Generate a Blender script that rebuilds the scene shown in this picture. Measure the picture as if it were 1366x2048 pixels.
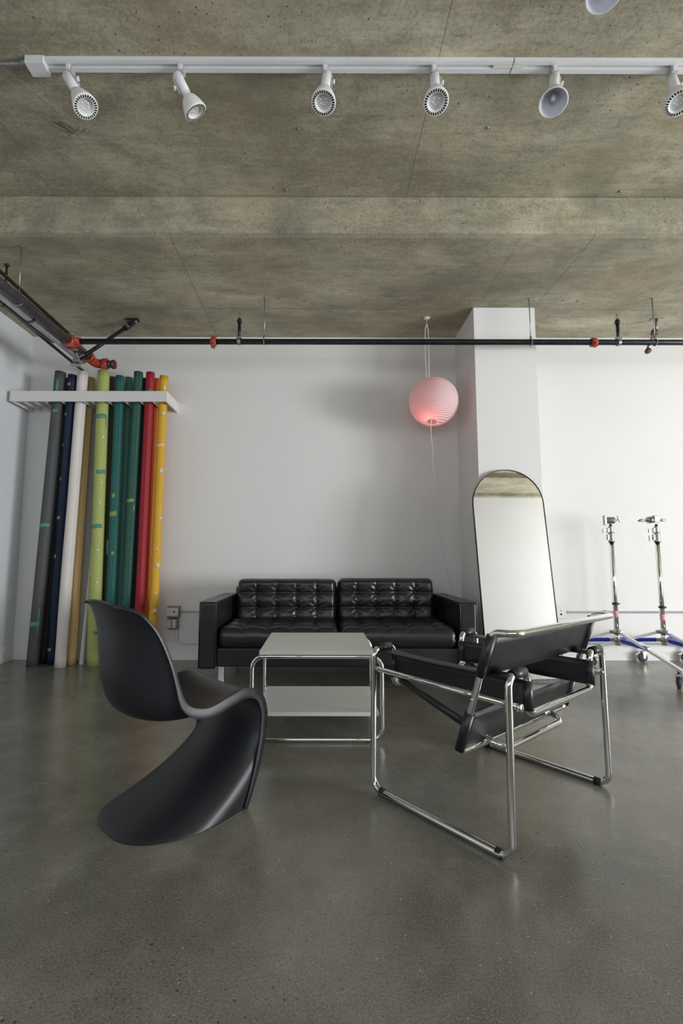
import bpy, bmesh, math, random
from mathutils import Vector, Matrix
random.seed(7)
PI = math.pi
C = bpy.context.scene.collection
S = bpy.context.scene
for o in list(bpy.data.objects):
    bpy.data.objects.remove(o)

# ------------------------------------------------------------------ camera, world, lights, exposure
F_PX, PX, PY, PITCH, YAW, ROLL, EYE = 945.92, 644.28, 1020.3, 0.0995, 0.0013, 0.0016, 0.96
cy_, sy_ = math.cos(YAW), math.sin(YAW)
fwd = Vector((sy_*math.cos(PITCH), cy_*math.cos(PITCH), math.sin(PITCH)))
rt = Vector((cy_, -sy_, 0)); up = rt.cross(fwd)
R_ = rt*math.cos(ROLL)+up*math.sin(ROLL); U_ = -rt*math.sin(ROLL)+up*math.cos(ROLL)
cd = bpy.data.cameras.new('camera'); cam = bpy.data.objects.new('camera', cd); C.objects.link(cam)
cam.matrix_world = Matrix(((R_.x, U_.x, -fwd.x, 0), (R_.y, U_.y, -fwd.y, 0), (R_.z, U_.z, -fwd.z, EYE), (0, 0, 0, 1)))
cd.sensor_fit = 'HORIZONTAL'; cd.sensor_width = 36; cd.lens = F_PX/1366*36
cd.shift_x = (683-PX)/1366; cd.shift_y = -(1024-PY)/1366; cd.clip_start = 0.05
S.camera = cam
S.view_settings.view_transform = 'Standard'
try: S.view_settings.look = 'None'
except Exception: pass
S.view_settings.exposure = 0.0; S.view_settings.gamma = 1.0; S.view_settings.use_curve_mapping = False
S.cycles.max_bounces = 8; S.cycles.diffuse_bounces = 5; S.cycles.glossy_bounces = 5
S.cycles.use_denoising = True
S.cycles.sample_clamp_indirect = 6

w = bpy.data.worlds.new('world'); S.world = w; w.use_nodes = True
w.node_tree.nodes['Background'].inputs[0].default_value = (0.75, 0.86, 1.0, 1)
w.node_tree.nodes['Background'].inputs[1].default_value = 1.0

def area(name, loc, rot, sx, sy, power, col):
    l = bpy.data.lights.new(name, 'AREA'); l.shape = 'RECTANGLE'; l.size = sx; l.size_y = sy
    l.energy = power; l.color = col
    o = bpy.data.objects.new(name, l); C.objects.link(o); o.location = loc; o.rotation_euler = rot
    return o
# daylight through the corner windows far to the right, behind the camera
area('daylight_and_fill', (7.0, -1.60, 1.12), (PI/2+.08, 0, 0), 1.9, 1.95, 130, (0.965, 0.98, 1.0))
area('daylight_and_fill', (8.30, -.30, 1.12), (PI/2+.08, 0, PI/2), 2.1, 1.95, 520, (0.965, 0.98, 1.0))
# soft fill light added behind the camera, in an added unseen window band
area('daylight_and_fill', (-.40, -1.60, 1.95), (PI/2+.04, 0, 0), 4.2, 1.1, 36, (0.93, 0.965, 1.0))

# ------------------------------------------------------------------ node helpers
class NT:
    def __init__(s, name):
        s.m = bpy.data.materials.new(name); s.m.use_nodes = True
        s.t = s.m.node_tree; s.n = s.t.nodes; s.b = s.n['Principled BSDF']; s.out = s.n['Material Output']
        s.co = s.n.new('ShaderNodeTexCoord').outputs['Object']
        s.geo = None
    def set(s, **k):
        for a, v in k.items():
            s.link(v, s.b.inputs[a.replace('_', ' ')]) if hasattr(v, 'links') else s._dv(s.b.inputs[a.replace('_', ' ')], v)
        return s
    def _dv(s, i, v):
        if hasattr(i.default_value, '__len__') and len(v) == 3 and len(i.default_value) == 4: v = (*v, 1)
        i.default_value = v
    def link(s, a, b): s.t.links.new(a, b)
    def inp(s, i, v):
        if hasattr(v, 'links'): s.link(v, i)
        else: s._dv(i, v)
    def map(s, scale=(1, 1, 1), loc=(0, 0, 0), rot=(0, 0, 0), src=None):
        n = s.n.new('ShaderNodeMapping'); s.link(src or s.co, n.inputs[0])
        n.inputs['Scale'].default_value = scale; n.inputs['Location'].default_value = loc; n.inputs['Rotation'].default_value = rot
        return n.outputs[0]
    def noise(s, scale, detail=4, rough=.5, vec=None, dist=0):
        n = s.n.new('ShaderNodeTexNoise'); s.link(vec or s.co, n.inputs['Vector'])
        n.inputs['Scale'].default_value = scale; n.inputs['Detail'].default_value = detail
        n.inputs['Roughness'].default_value = rough; n.inputs['Distortion'].default_value = dist
        return n.outputs[0]
    def voro(s, scale, vec=None, rnd=1.0):
        n = s.n.new('ShaderNodeTexVoronoi'); s.link(vec or s.co, n.inputs['Vector']); n.inputs['Scale'].default_value = scale
        n.inputs['Randomness'].default_value = rnd
        return n.outputs['Distance'], n.outputs['Color']
    def math(s, op, a, b=0.0, c=0.0):
        n = s.n.new('ShaderNodeMath'); n.operation = op
        s.inp(n.inputs[0], a); s.inp(n.inputs[1], b); s.inp(n.inputs[2], c)
        return n.outputs[0]
    def ramp(s, f, *stops):
        n = s.n.new('ShaderNodeValToRGB'); s.link(f, n.inputs[0]); e = n.color_ramp.elements
        while len(e) < len(stops): e.new(.5)
        for el, (p, c) in zip(e, stops):
            el.position = p; el.color = (c, c, c, 1) if isinstance(c, (int, float)) else (*c, 1)
        return n.outputs[0]
    def mix(s, f, a, b, mode='MIX'):
        n = s.n.new('ShaderNodeMix'); n.data_type = 'RGBA'; n.blend_type = mode
        s.inp(n.inputs[0], f); s.inp(n.inputs[6], a); s.inp(n.inputs[7], b)
        return n.outputs[2]
    def xyz(s, src=None):
        n = s.n.new('ShaderNodeSeparateXYZ'); s.link(src or s.co, n.inputs[0]); return n.outputs
    def bump(s, h, strength=.2, dist=.01):
        n = s.n.new('ShaderNodeBump'); s.link(h, n.inputs['Height'])
        n.inputs['Strength'].default_value = strength; n.inputs['Distance'].default_value = dist
        s.link(n.outputs[0], s.b.inputs['Normal']); return s

def simple(name, col, rough=.5, metal=0.0, grain=.06, scale=60, bump=0.0, spec=None):
    t = NT(name)
    f = t.ramp(t.noise(scale, 3), (.3, 0.0), (.7, 1.0))
    lo = tuple(max(0, c*(1-grain)) for c in col); hi = tuple(min(1, c*(1+grain)) for c in col)
    t.set(Base_Color=t.mix(f, lo, hi), Roughness=rough, Metallic=metal)
    if spec is not None: t.set(Specular_IOR_Level=spec)
    if bump: t.bump(t.noise(scale*2, 3), bump, .002)
    return t.m

def wall_mat(name, col):
    t = NT(name)
    f = t.noise(1.1, 4, .6)
    c = t.mix(t.ramp(f, (.35, 0.0), (.65, 1.0)), tuple(x*.975 for x in col), col)
    t.set(Base_Color=c, Roughness=.62, Specular_IOR_Level=.35)
    t.bump(t.noise(140, 3), .08, .002)
    return t.m

def ceiling_mat():
    t = NT('board formed concrete')
    st = t.noise(2.0, 9, .66, t.map((.55, 1.5, 1.2)), .6)
    big = t.noise(.85, 7, .62, t.map((.9, 1.1, 1)), .5)
    fine = t.noise(9, 9, .75, t.map((.5, 3.2, 3.2)))
    mid = t.noise(6.5, 8, .72, None, .6)
    grain = t.noise(62, 6, .8)
    c = t.mix(t.ramp(st, (.34, 0.0), (.66, 1.0)), (.31, .285, .20), (.62, .575, .435))
    c = t.mix(t.ramp(big, (.38, .6), (.56, 0.0)), c, (.235, .218, .158))
    c = t.mix(t.math('MULTIPLY', t.ramp(mid, (.36, 1.0), (.50, 0.0)), .34), c, (.17, .158, .112))
    c = t.mix(t.math('MULTIPLY', t.ramp(mid, (.54, 0.0), (.68, 1.0)), .30), c, (.66, .62, .48))
    c = t.mix(t.math('MULTIPLY', t.ramp(fine, (.34, 1.0), (.50, 0.0)), .34), c, (.17, .158, .112))
    c = t.mix(t.math('MULTIPLY', t.ramp(fine, (.52, 0.0), (.68, 1.0)), .26), c, (.66, .62, .48))
    c = t.mix(t.math('MULTIPLY', t.ramp(grain, (.36, 1.0), (.50, 0.0)), .42), c, (.12, .11, .08))
    c = t.mix(t.math('MULTIPLY', t.ramp(grain, (.52, 0.0), (.66, 1.0)), .26), c, (.70, .66, .52))
    # warm rust and green tints
    tint = t.noise(1.3, 3, .5, t.map((1, 1, 1), (3, 7, 1)))
    c = t.mix(t.math('MULTIPLY', t.ramp(tint, (.46, 0.0), (.68, 1.0)), .38), c, (.33, .25, .15))
    tint2 = t.noise(1.7, 3, .5, t.map((1, 1, 1), (13, 2, 1)))
    c = t.mix(t.math('MULTIPLY', t.ramp(tint2, (.50, 0.0), (.68, 1.0)), .40), c, (.15, .165, .125))
    # pale scuffs
    sc = t.noise(5.0, 6, .75, t.map((.7, 3.0, 1), (4, 1, 0)), 1.2)
    c = t.mix(t.math('MULTIPLY', t.ramp(sc, (.66, 0.0), (.72, 1.0)), .45), c, (.55, .52, .43))
    # air pits
    d1, k1 = t.voro(13, t.map((1, 1, 1)))
    d2, k2 = t.voro(42, t.map((1, .8, 1)))
    m1 = t.math('MULTIPLY', t.math('LESS_THAN', d1, .075), t.math('GREATER_THAN', t.xyz(k1)[0], .50))
    m2 = t.math('MULTIPLY', t.math('LESS_THAN', d2, .16), t.math('GREATER_THAN', t.xyz(k2)[1], .55))
    reg = t.ramp(t.noise(.9, 2, .5, t.map((1, 1, 1), (9, 9, 0))), (.42, 0.0), (.58, 1.0))
    pits = t.math('MAXIMUM', m1, t.math('MULTIPLY', m2, reg))
    c = t.mix(t.math('MULTIPLY', pits, .8), c, (.05, .045, .035))
    # plywood joints
    x, y, z = t.xyz()
    far = t.math('GREATER_THAN', y, 3.0); near = t.math('LESS_THAN', y, 3.05)
    def line(v, p, wd): return t.math('COMPARE', v, p, wd)
    riser = t.math('MULTIPLY', t.math('LESS_THAN', y, 3.04), t.math('LESS_THAN', z, 3.43))
    soft = t.math('SUBTRACT', 1.0, t.math('MULTIPLY', riser, .72))
    jx = None
    for p, g, wd, a in ((1.88, far, .003, 1.0), (1.376, far, .003, .45), (-1.05, far, .006, .5), (.581, near, .0028, .8), (-1.844, near, .003, .75)):
        mm = t.math('MULTIPLY', t.math('MULTIPLY', line(x, p, wd), g), t.math('MULTIPLY', soft, a)); jx = mm if jx is None else t.math('MAXIMUM', jx, mm)
    wob = t.math('ADD', y, t.math('MULTIPLY', t.noise(3, 2), .012))
    for p, wd, a in ((4.022, .004, .7), (3.40, .002, .4), (.62, .003, .6)):
        jx = t.math('MAXIMUM', jx, t.math('MULTIPLY', line(wob, p, wd), a))
    edge = t.math('MULTIPLY', t.math('GREATER_THAN', y, 3.028), t.math('MULTIPLY', t.math('LESS_THAN', y, 3.04), t.math('GREATER_THAN', z, 3.433)))
    edge2 = t.math('MULTIPLY', t.math('LESS_THAN', y, 3.04), t.math('COMPARE', z, 3.168, .005))
    edge = t.math('MAXIMUM', edge, t.math('MULTIPLY', edge2, t.ramp(t.noise(50, 3), (.4, .3), (.55, 1.0))))
    jx = t.math('MAXIMUM', jx, t.math('MULTIPLY', edge, .5))
    c = t.mix(t.math('MULTIPLY', jx, .62), c, (.07, .065, .05))
    # pale chipped arris along the step
    ed = t.math('MULTIPLY', line(y, 3.055, .019), t.math('LESS_THAN', z, 3.17))
    ed = t.math('MULTIPLY', ed, t.ramp(t.noise(60, 4, .7), (.45, .2), (.6, 1.0)))
    c = t.mix(t.math('MULTIPLY', ed, .5), c, (.60, .57, .46))
    # chalk line
    u = t.math('SUBTRACT', y, t.math('ADD', t.math('MULTIPLY', x, 1.44), 4.515))
    ch = t.math('MULTIPLY', t.math('COMPARE', u, 0.0, .006), t.math('LESS_THAN', x, -1.45))
    ch = t.math('MULTIPLY', ch, near)
    c = t.mix(t.math('MULTIPLY', ch, .5), c, (.55, .53, .46))
    t.set(Base_Color=c, Roughness=.72, Specular_IOR_Level=.35)
    h = t.math('SUBTRACT', t.math('ADD', t.math('MULTIPLY', st, .6), t.math('MULTIPLY', fine, .25)), t.math('MULTIPLY', t.math('MAXIMUM', pits, jx), .4))
    t.bump(t.math('ADD', h, t.math('MULTIPLY', grain, .05)), .35, .02)
    return t.m

def floor_mat():
    t = NT('polished concrete')
    big = t.noise(1.1, 7, .62, None, .5)
    mid = t.noise(5.5, 8, .70, None, .4)
    fine = t.noise(130, 6, .85)
    fin2 = t.noise(230, 3, .75)
    c = t.mix(t.ramp(big, (.36, 0.0), (.64, 1.0)), (.115, .110, .088), (.250, .240, .200))
    c = t.mix(t.math('MULTIPLY', t.ramp(mid, (.34, 1.0), (.50, 0.0)), .40), c, (.10, .097, .078))
    c = t.mix(t.math('MULTIPLY', t.ramp(mid, (.54, 0.0), (.68, 1.0)), .35), c, (.33, .315, .265))
    c = t.mix(t.ramp(fine, (.38, .55), (.52, 0.0)), c, (.045, .044, .036))
    c = t.mix(t.ramp(fin2, (.50, 0.0), (.66, .50)), c, (.42, .40, .34))
    d1, k1 = t.voro(38); d2, k2 = t.voro(95)
    reg = t.ramp(t.noise(1.6, 3, .5, t.map((1, 1, 1), (5, 3, 0))), (.40, 0.0), (.62, 1.0))
    m1 = t.math('MULTIPLY', t.math('LESS_THAN', d1, .15), t.math('GREATER_THAN', t.xyz(k1)[0], .80))
    m2 = t.math('MULTIPLY', t.math('LESS_THAN', d2, .22), t.math('GREATER_THAN', t.xyz(k2)[1], .70))
    m = t.math('MAXIMUM', t.math('MULTIPLY', m1, reg), t.math('MULTIPLY', t.math('MULTIPLY', m2, reg), .8))
    c = t.mix(t.math('MULTIPLY', m, .75), c, (.025, .025, .022))
    d3, k3 = t.voro(30, t.map((1, 1, 1), (4, 4, 0)))
    m3 = t.math('MULTIPLY', t.math('LESS_THAN', d3, .08), t.math('GREATER_THAN', t.xyz(k3)[2], .90))
    c = t.mix(t.math('MULTIPLY', m3, .6), c, (.50, .48, .42))
    ro = t.ramp(t.noise(2.5, 5, .6, t.map((1, 1, 1), (2, 8, 0))), (.3, .17), (.7, .30))
    t.set(Base_Color=c, Roughness=ro, Specular_IOR_Level=.55)
    t.bump(t.math('ADD', t.math('MULTIPLY', fine, .3), t.math('MULTIPLY', mid, .5)), .06, .004)
    return t.m

def leather_mat(name, col=(.012, .013, .015), rough=.33, wrinkle=.35):
    t = NT(name)
    d, _ = t.voro(420)
    n1 = t.noise(14, 5, .6)
    t.set(Base_Color=t.mix(t.noise(9, 3), tuple(c*.8 for c in col), tuple(c*1.3 for c in col)),
          Roughness=t.ramp(n1, (.3, rough*.85), (.7, rough*1.25)), Specular_IOR_Level=.55)
    t.bump(t.math('ADD', t.math('MULTIPLY', d, .08), t.math('MULTIPLY', n1, wrinkle)), .35, .006)
    return t.m

def chrome_mat():
    t = NT('chrome')
    t.set(Base_Color=(.80, .80, .80), Metallic=1.0, Roughness=t.ramp(t.noise(25, 3), (.4, .05), (.8, .12)))
    return t.m

def paper_roll_mat(name, col):
    t = NT(name)
    f = t.noise(70, 4, .7); g = t.noise(2.2, 3, .5, t.map((1, 1, .35)))
    c = t.mix(t.ramp(f, (.3, 0.0), (.7, 1.0)), tuple(x*.93 for x in col), tuple(min(1, x*1.07) for x in col))
    c = t.mix(t.math('MULTIPLY', t.ramp(g, (.45, 0.0), (.7, 1.0)), .18), c, tuple(x*.72 for x in col))
    t.set(Base_Color=c, Roughness=.62, Specular_IOR_Level=.4)
    t.bump(g, .25, .01)
    return t.m

def lantern_mat():
    t = NT('pink lantern paper')
    x, y, z = t.xyz()
    rib = t.math('SINE', t.math('MULTIPLY', z, 2*PI/.0145))
    fib = t.noise(45, 4, .6)
    col = t.mix(t.ramp(fib, (.3, 0.0), (.7, 1.0)), (.90, .80, .81), (.94, .86, .87))
    t.set(Base_Color=col, Roughness=.7)
    tr = t.n.new('ShaderNodeBsdfTranslucent'); t.inp(tr.inputs[0], (.90, .72, .73))
    mx = t.n.new('ShaderNodeMixShader'); mx.inputs[0].default_value = .38
    t.link(t.b.outputs[0], mx.inputs[1]); t.link(tr.outputs[0], mx.inputs[2]); t.link(mx.outputs[0], t.out.inputs[0])
    t.bump(rib, .5, .006)
    return t.m

def emit_mat(name, col, strength):
    t = NT(name); t.set(Base_Color=(.9, .8, .8), Emission_Color=col, Emission_Strength=strength, Roughness=.4); return t.m

M = dict(
    wall=wall_mat('white wall paint', (.80, .795, .785)),
    palewall=wall_mat('pale grey wall paint', (.82, .82, .82)), leftwall=wall_mat('white wall paint with skylight tint', (.71, .735, .755)),  # leftwall: bluish cast of the light put into the paint colour
    darkwall=wall_mat('dark bounce-cutting wall', (.24, .235, .22)),  # unseen wall behind the camera, made dark to cut bounced fill light
    ceiling=ceiling_mat(), floor=floor_mat(),
    trim=wall_mat('white baseboard paint', (.80, .80, .79)),
    leather=leather_mat('black sofa leather', rough=.30),
    saddle=leather_mat('black saddle leather', (.016, .017, .019), .36, .10),
    chrome=chrome_mat(),
    plastic=simple('matte black plastic', (.0135, .015, .019), .40, 0, .10, 500, .10, .5),
    laminate=simple('white laminate', (.76, .755, .72), .30, 0, .015),
    whitemetal=simple('white painted metal', (.74, .74, .75), .38, 0, .02),
    greymetal=simple('grey painted metal', (.45, .45, .45), .4, .2, .04),
    bulbwhite=simple('white bulb housing', (.82, .81, .78), .4, 0, .02),
    slot=simple('dark vent slot', (.008, .008, .01), .8),
    lens=simple('frosted lens', (.62, .64, .66), .22, 0, .05),
    blackpipe=simple('black steel pipe', (.028, .032, .036), .36, .55, .35, 25, .1),
    greypipe=simple('grey steel pipe', (.12, .125, .13), .38, .6, .35, 18, .1),
    silverpipe=simple('galvanised conduit', (.74, .76, .80), .40, .2, .08, 20),
    brownpipe=simple('brown painted pipe', (.05, .028, .018), .5, .3, .3, 25),
    redpaint=simple('red coupling paint', (.42, .045, .022), .42, 0, .25, 40),
    galv=simple('galvanised steel', (.34, .34, .335), .34, .75, .12, 40),
    brass=simple('brass', (.45, .27, .10), .35, .8, .2),
    rust=simple('rusty brown metal', (.13, .065, .04), .6, .3, .3, 50),
    cable=simple('dark cable', (.02, .022, .022), .6),
    cablegrey=simple('grey cable', (.13, .145, .14), .5),
    rack=simple('white rack paint', (.74, .73, .71), .45, 0, .02),
    boxgrey=simple('grey outlet box metal', (.26, .26, .24), .45, .4, .15),
    plate=simple('white outlet plate', (.74, .72, .69), .4, 0, .03),
    lantern=lantern_mat(), cord=simple('white cord', (.82, .79, .78), .5),
    mirror=None, frame=simple('black mirror frame', (.012, .012, .013), .35),
    pinkbulb=emit_mat('warm pink bulb', (1.0, .25, .22), 2.2),
    rubber=simple('black rubber', (.015, .015, .016), .6),
    wheel=simple('grey caster wheel', (.06, .075, .09), .5),
    blue=simple('blue stand brace', (.02, .03, .36), .35, .2, .1),
    pinktape=simple('pink label', (.78, .30, .45), .5, 0, .25, 300),
    card=simple('brown card', (.30, .22, .14), .8),
    glass=simple('silvery reflector', (.66, .67, .76), .22, 0, .03),
)
t = NT('mirror glass'); t.set(Base_Color=t.mix(t.noise(2, 1), (.90, .915, .915), (.91, .925, .925)), Metallic=1.0, Roughness=.0); M['mirror'] = t.m
PAPER = dict(grey=(.075, .078, .082), black=(.012, .013, .015), navy=(.008, .018, .055), white=(.74, .69, .66), tan=(.62, .43, .20),
             lgreen=(.40, .46, .14), olive=(.085, .09, .05), teal=(.018, .125, .11), pale=(.09, .26, .21), green=(.028, .105, .078),
             slate=(.022, .032, .042), red=(.36, .02, .035), orange=(.60, .14, .025), yellow=(.70, .40, .03))
PM = {k: paper_roll_mat(k+' paper', v) for k, v in PAPER.items()}
TAPE = {k: simple(k+' tape', v, .55, 0, .1, 150) for k, v in dict(green=(.085, .29, .205), lime=(.28, .34, .08), cream=(.72, .58, .45), white=(.75, .72, .68)).items()}

# ------------------------------------------------------------------ mesh helpers
def V(*a): return Vector(a)
class MB:
    def __init__(s): s.v = []; s.f = []; s.sm = []
    def add(s, vs, fs, smooth=False):
        o = len(s.v); s.v += [tuple(v) for v in vs]
        for f in fs: s.f.append(tuple(i+o for i in f)); s.sm.append(smooth)
        return s
    def box(s, c, sz, mat=None):
        hx, hy, hz = sz[0]/2, sz[1]/2, sz[2]/2
        vs = [V(x, y, z) for x in (-hx, hx) for y in (-hy, hy) for z in (-hz, hz)]
        if mat is not None: vs = [mat @ v for v in vs]
        vs = [v+V(*c) for v in vs]
        return s.add(vs, [(0, 1, 3, 2), (4, 6, 7, 5), (0, 4, 5, 1), (2, 3, 7, 6), (0, 2, 6, 4), (1, 5, 7, 3)])
    def bounds(s, x0, x1, y0, y1, z0, z1):
        return s.box(((x0+x1)/2, (y0+y1)/2, (z0+z1)/2), (abs(x1-x0), abs(y1-y0), abs(z1-z0)))
    def beam(s, p0, p1, wd, ht, upv=(0, 0, 1)):
        p0, p1 = V(*p0), V(*p1); d = (p1-p0); L = d.length; d.normalize()
        u = V(*upv); a = d.cross(u)
        if a.length < 1e-4: a = d.cross(V(1, 0, 0))
        a.normalize(); b = a.cross(d)
        m = Matrix((d, a, b)).transposed()
        return s.box((p0+p1)/2, (L, wd, ht), m)
    def tube(s, pts, r, seg=12, closed=False, caps=True):
        pts = [V(*p) for p in pts]; n = len(pts)
        rs = r if isinstance(r, (list, tuple)) else [r]*n
        tang = []
        for i in range(n):
            a = pts[(i-1) % n] if (closed or i > 0) else pts[i]
            b = pts[(i+1) % n] if (closed or i < n-1) else pts[i]
            tang.append((b-a).normalized())
        nrm = tang[0].cross(V(0, 0, 1))
        if nrm.length < 1e-3: nrm = tang[0].cross(V(1, 0, 0))
        nrm.normalize(); ns = [nrm]
        for i in range(1, n):
            q = tang[i-1].rotation_difference(tang[i]); nn = q @ ns[-1]
            nn = (nn - tang[i]*nn.dot(tang[i])).normalized(); ns.append(nn)
        if closed:   # spread the twist
            q = tang[-1].rotation_difference(tang[0]); e = q @ ns[-1]
            ang = math.atan2(tang[0].dot(e.cross(ns[0])), e.dot(ns[0]))
            ns = [Matrix.Rotation(ang*i/n, 3, tang[i]) @ ns[i] for i in range(n)]
        vs = []
        for i in range(n):
            b = tang[i].cross(ns[i])
            for k in range(seg):
                a = 2*PI*k/seg; vs.append(pts[i]+(ns[i]*math.cos(a)+b*math.sin(a))*rs[i])
        fs = []
        for i in range(n if closed else n-1):
            j = (i+1) % n
            for k in range(seg): fs.append((i*seg+k, i*seg+(k+1) % seg, j*seg+(k+1) % seg, j*seg+k))
        s.add(vs, fs, True)
        if not closed and caps:
            o = len(s.v)-len(vs)
            s.f.append(tuple(o+k for k in reversed(range(seg)))); s.sm.append(False)
            s.f.append(tuple(o+(n-1)*seg+k for k in range(seg))); s.sm.append(False)
        return s
    def cyl(s, p0, p1, r, r1=None, seg=20): return s.tube([p0, p1], [r, r if r1 is None else r1], seg)
    def lathe(s, prof, org=(0, 0, 0), axis=(0, 0, 1), seg=32, smooth=True, ref=None):
        """prof: (radius, height along axis)"""
        a = V(*axis).normalized(); u = a.cross(V(0, 0, 1) if ref is None else V(*ref))
        if u.length < 1e-3: u = a.cross(V(1, 0, 0))
        u.normalize(); v = a.cross(u); o = V(*org); vs = []
        for r, h in prof:
            for k in range(seg):
                t_ = 2*PI*k/seg; vs.append(o+a*h+(u*math.cos(t_)+v*math.sin(t_))*max(r, 1e-5))
        fs = [(i*seg+k, i*seg+(k+1) % seg, (i+1)*seg+(k+1) % seg, (i+1)*seg+k) for i in range(len(prof)-1) for k in range(seg)]
        return s.add(vs, fs, smooth)
    def grid(s, fn, nu, nv, smooth=True, wrapu=False):
        vs = [fn(i/(nu-1 if not wrapu else nu), j/(nv-1)) for j in range(nv) for i in range(nu)]
        fs = []
        for j in range(nv-1):
            for i in range(nu if wrapu else nu-1):
                k = (i+1) % nu
                fs.append((j*nu+i, j*nu+k, (j+1)*nu+k, (j+1)*nu+i))
        return s.add(vs, fs, smooth)
    def prism(s, poly, axis_fn, smooth=False):
        """poly 2d points, axis_fn(x,y,side)->3d for side 0/1"""
        n = len(poly)
        vs = [axis_fn(x, y, 0) for x, y in poly]+[axis_fn(x, y, 1) for x, y in poly]
        fs = [tuple(reversed(range(n))), tuple(range(n, 2*n))]+[(i, (i+1) % n, n+(i+1) % n, n+i) for i in range(n)]
        return s.add(vs, fs, smooth)

def obj(name, mb, mat, parent=None, bevel=0, seg=2, solid=0, xf=None, fix=True, smooth_angle=None):
    me = bpy.data.meshes.new(name)
    vs = mb.v if xf is None else [tuple(xf @ V(*v)) for v in mb.v]
    me.from_pydata(vs, [], mb.f); me.polygons.foreach_set('use_smooth', mb.sm); me.update()
    if fix:
        bm = bmesh.new(); bm.from_mesh(me); bmesh.ops.recalc_face_normals(bm, faces=bm.faces); bm.to_mesh(me); bm.free()
    me.materials.append(mat)
    o = bpy.data.objects.new(name, me); C.objects.link(o)
    if solid:
        m = o.modifiers.new('solidify', 'SOLIDIFY'); m.thickness = solid; m.offset = 0
    if bevel:
        m = o.modifiers.new('bevel', 'BEVEL'); m.width = bevel; m.segments = seg; m.limit_method = 'ANGLE'; m.angle_limit = .6
        me.polygons.foreach_set('use_smooth', [True]*len(me.polygons))
        m.harden_normals = True
    if parent is not None:
        o.parent = parent
        o.matrix_parent_inverse = parent.matrix_basis.inverted()
    return o
def thing(name, label, cat, loc=(0, 0, 0), group=None):
    o = bpy.data.objects.new(name, None); C.objects.link(o); o.location = loc; o.empty_display_size = .1
    o['label'] = label; o['category'] = cat
    if group: o['group'] = group
    return o
def tag(o, label, cat, group=None):
    o['label'] = label; o['category'] = cat
    if group: o['group'] = group
    return o
def struct(name, mb, mat, **k):
    o = obj(name, mb, mat, **k); o['kind'] = 'structure'; return o
def fillet(pts, r, closed=False, seg=7):
    pts = [V(*p) for p in pts]; n = len(pts); out = []
    for i in range(n):
        if not closed and i in (0, n-1): out.append(pts[i]); continue
        p, a, b = pts[i], pts[(i-1) % n], pts[(i+1) % n]
        d1 = (a-p); d2 = (b-p); l1, l2 = d1.length, d2.length; d1.normalize(); d2.normalize()
        ang = d1.angle(d2); rr = r[i] if isinstance(r, (list, tuple)) else r
        cut = min(rr/math.tan(ang/2), l1*.48, l2*.48)
        rr = cut*math.tan(ang/2)
        c = p+(d1+d2).normalized()*(rr/math.sin(ang/2))
        s0 = p+d1*cut-c; s1 = p+d2*cut-c
        tot = s0.angle(s1); ax = s0.cross(s1).normalized()
        for k in range(seg+1): out.append(c+Matrix.Rotation(tot*k/seg, 3, ax) @ s0)
    return out
def catmull(pts, m):
    pts = [Vector(p) for p in pts]; n = len(pts); out = []
    for k in range(m):
        t_ = k/(m-1)*(n-1); i = min(int(t_), n-2); f = t_-i
        p0, p1, p2, p3 = pts[max(i-1, 0)], pts[i], pts[i+1], pts[min(i+2, n-1)]
        out.append(.5*((2*p1)+(p2-p0)*f+(2*p0-5*p1+4*p2-p3)*f*f+(3*p1-p0-3*p2+p3)*f**3))
    return out

# ------------------------------------------------------------------ room
XL, XR, YB, YW = -2.90, 8.15, -1.45, 4.563
H1, H2, YS = 3.163, 3.44, 3.036
struct('floor', MB().bounds(XL-.2, XR+.2, YB-.2, YW+.2, -.15, 0), M['floor'])
cb = MB().bounds(XL-.2, XR+.2, YB-.2, YS, H2, H2+.25)
cb.bounds(XL-.2, XR+.2, YS, YW+.2, H1, H2+.25)
cb.bounds(XL, XR, -.62, -.30, H2-.09, H2); cb.bounds(XL, XR, YB, YB+.10, H2-.07, H2)
struct('ceiling', cb, M['ceiling'])
struct('wall_back', MB().bounds(XL-.2, XR+.2, YW, YW+.2, 0, H2+.1), M['wall'])
struct('wall_left', MB().bounds(XL-.2, XL, YB-.2, YW, 0, H2+.1), M['leftwall'])
wr = MB()
wr.bounds(XR, XR+.2, .8, YW+.1, 0, H2+.1).bounds(XR, XR+.2, YB-.2, -1.35, 0, H2+.1)
wr.bounds(XR, XR+.2, -1.35, .8, 0, .1).bounds(XR, XR+.2, -1.35, .8, 2.15, H2+.1)
struct('wall_right', wr, M['wall'])
struct('wall_front', MB().bounds(XL-.2, -2.55, YB-.2, YB, 0, H2+.1).bounds(1.75, 2.7, YB-.2, YB, 0, H2+.1).bounds(-2.55, 1.75, YB-.2, YB, 0, 1.35).bounds(-2.55, 1.75, YB-.2, YB, 2.55, H2+.1), M['darkwall'])
struct('wall_front_white', MB().bounds(2.7, 6.0, YB-.2, YB, 0, H2+.1).bounds(6.0, 8.0, YB-.2, YB, 0, .1).bounds(6.0, 8.0, YB-.2, YB, 2.15, H2+.1).bounds(8.0, XR+.2, YB-.2, YB, 0, H2+.1), M['palewall'])
def window(name, a0, a1, n, plane, z0=.1, z1=2.15):
    b = MB(); f = .05
    def bb(p, q, z0, z1):
        if plane == 'x': b.bounds(XR+.02, XR+.07, p, q, z0, z1)
        else: b.bounds(p, q, YB-.07, YB-.02, z0, z1)
    bb(a0, a1, z0, z0+f); bb(a0, a1, z1-f, z1)
    for k in range(n+1):
        y = a0+(a1-a0-f)*k/n; bb(y, y+f, z0+f, z1-f)
    struct(name, b, M['frame'])
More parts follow.
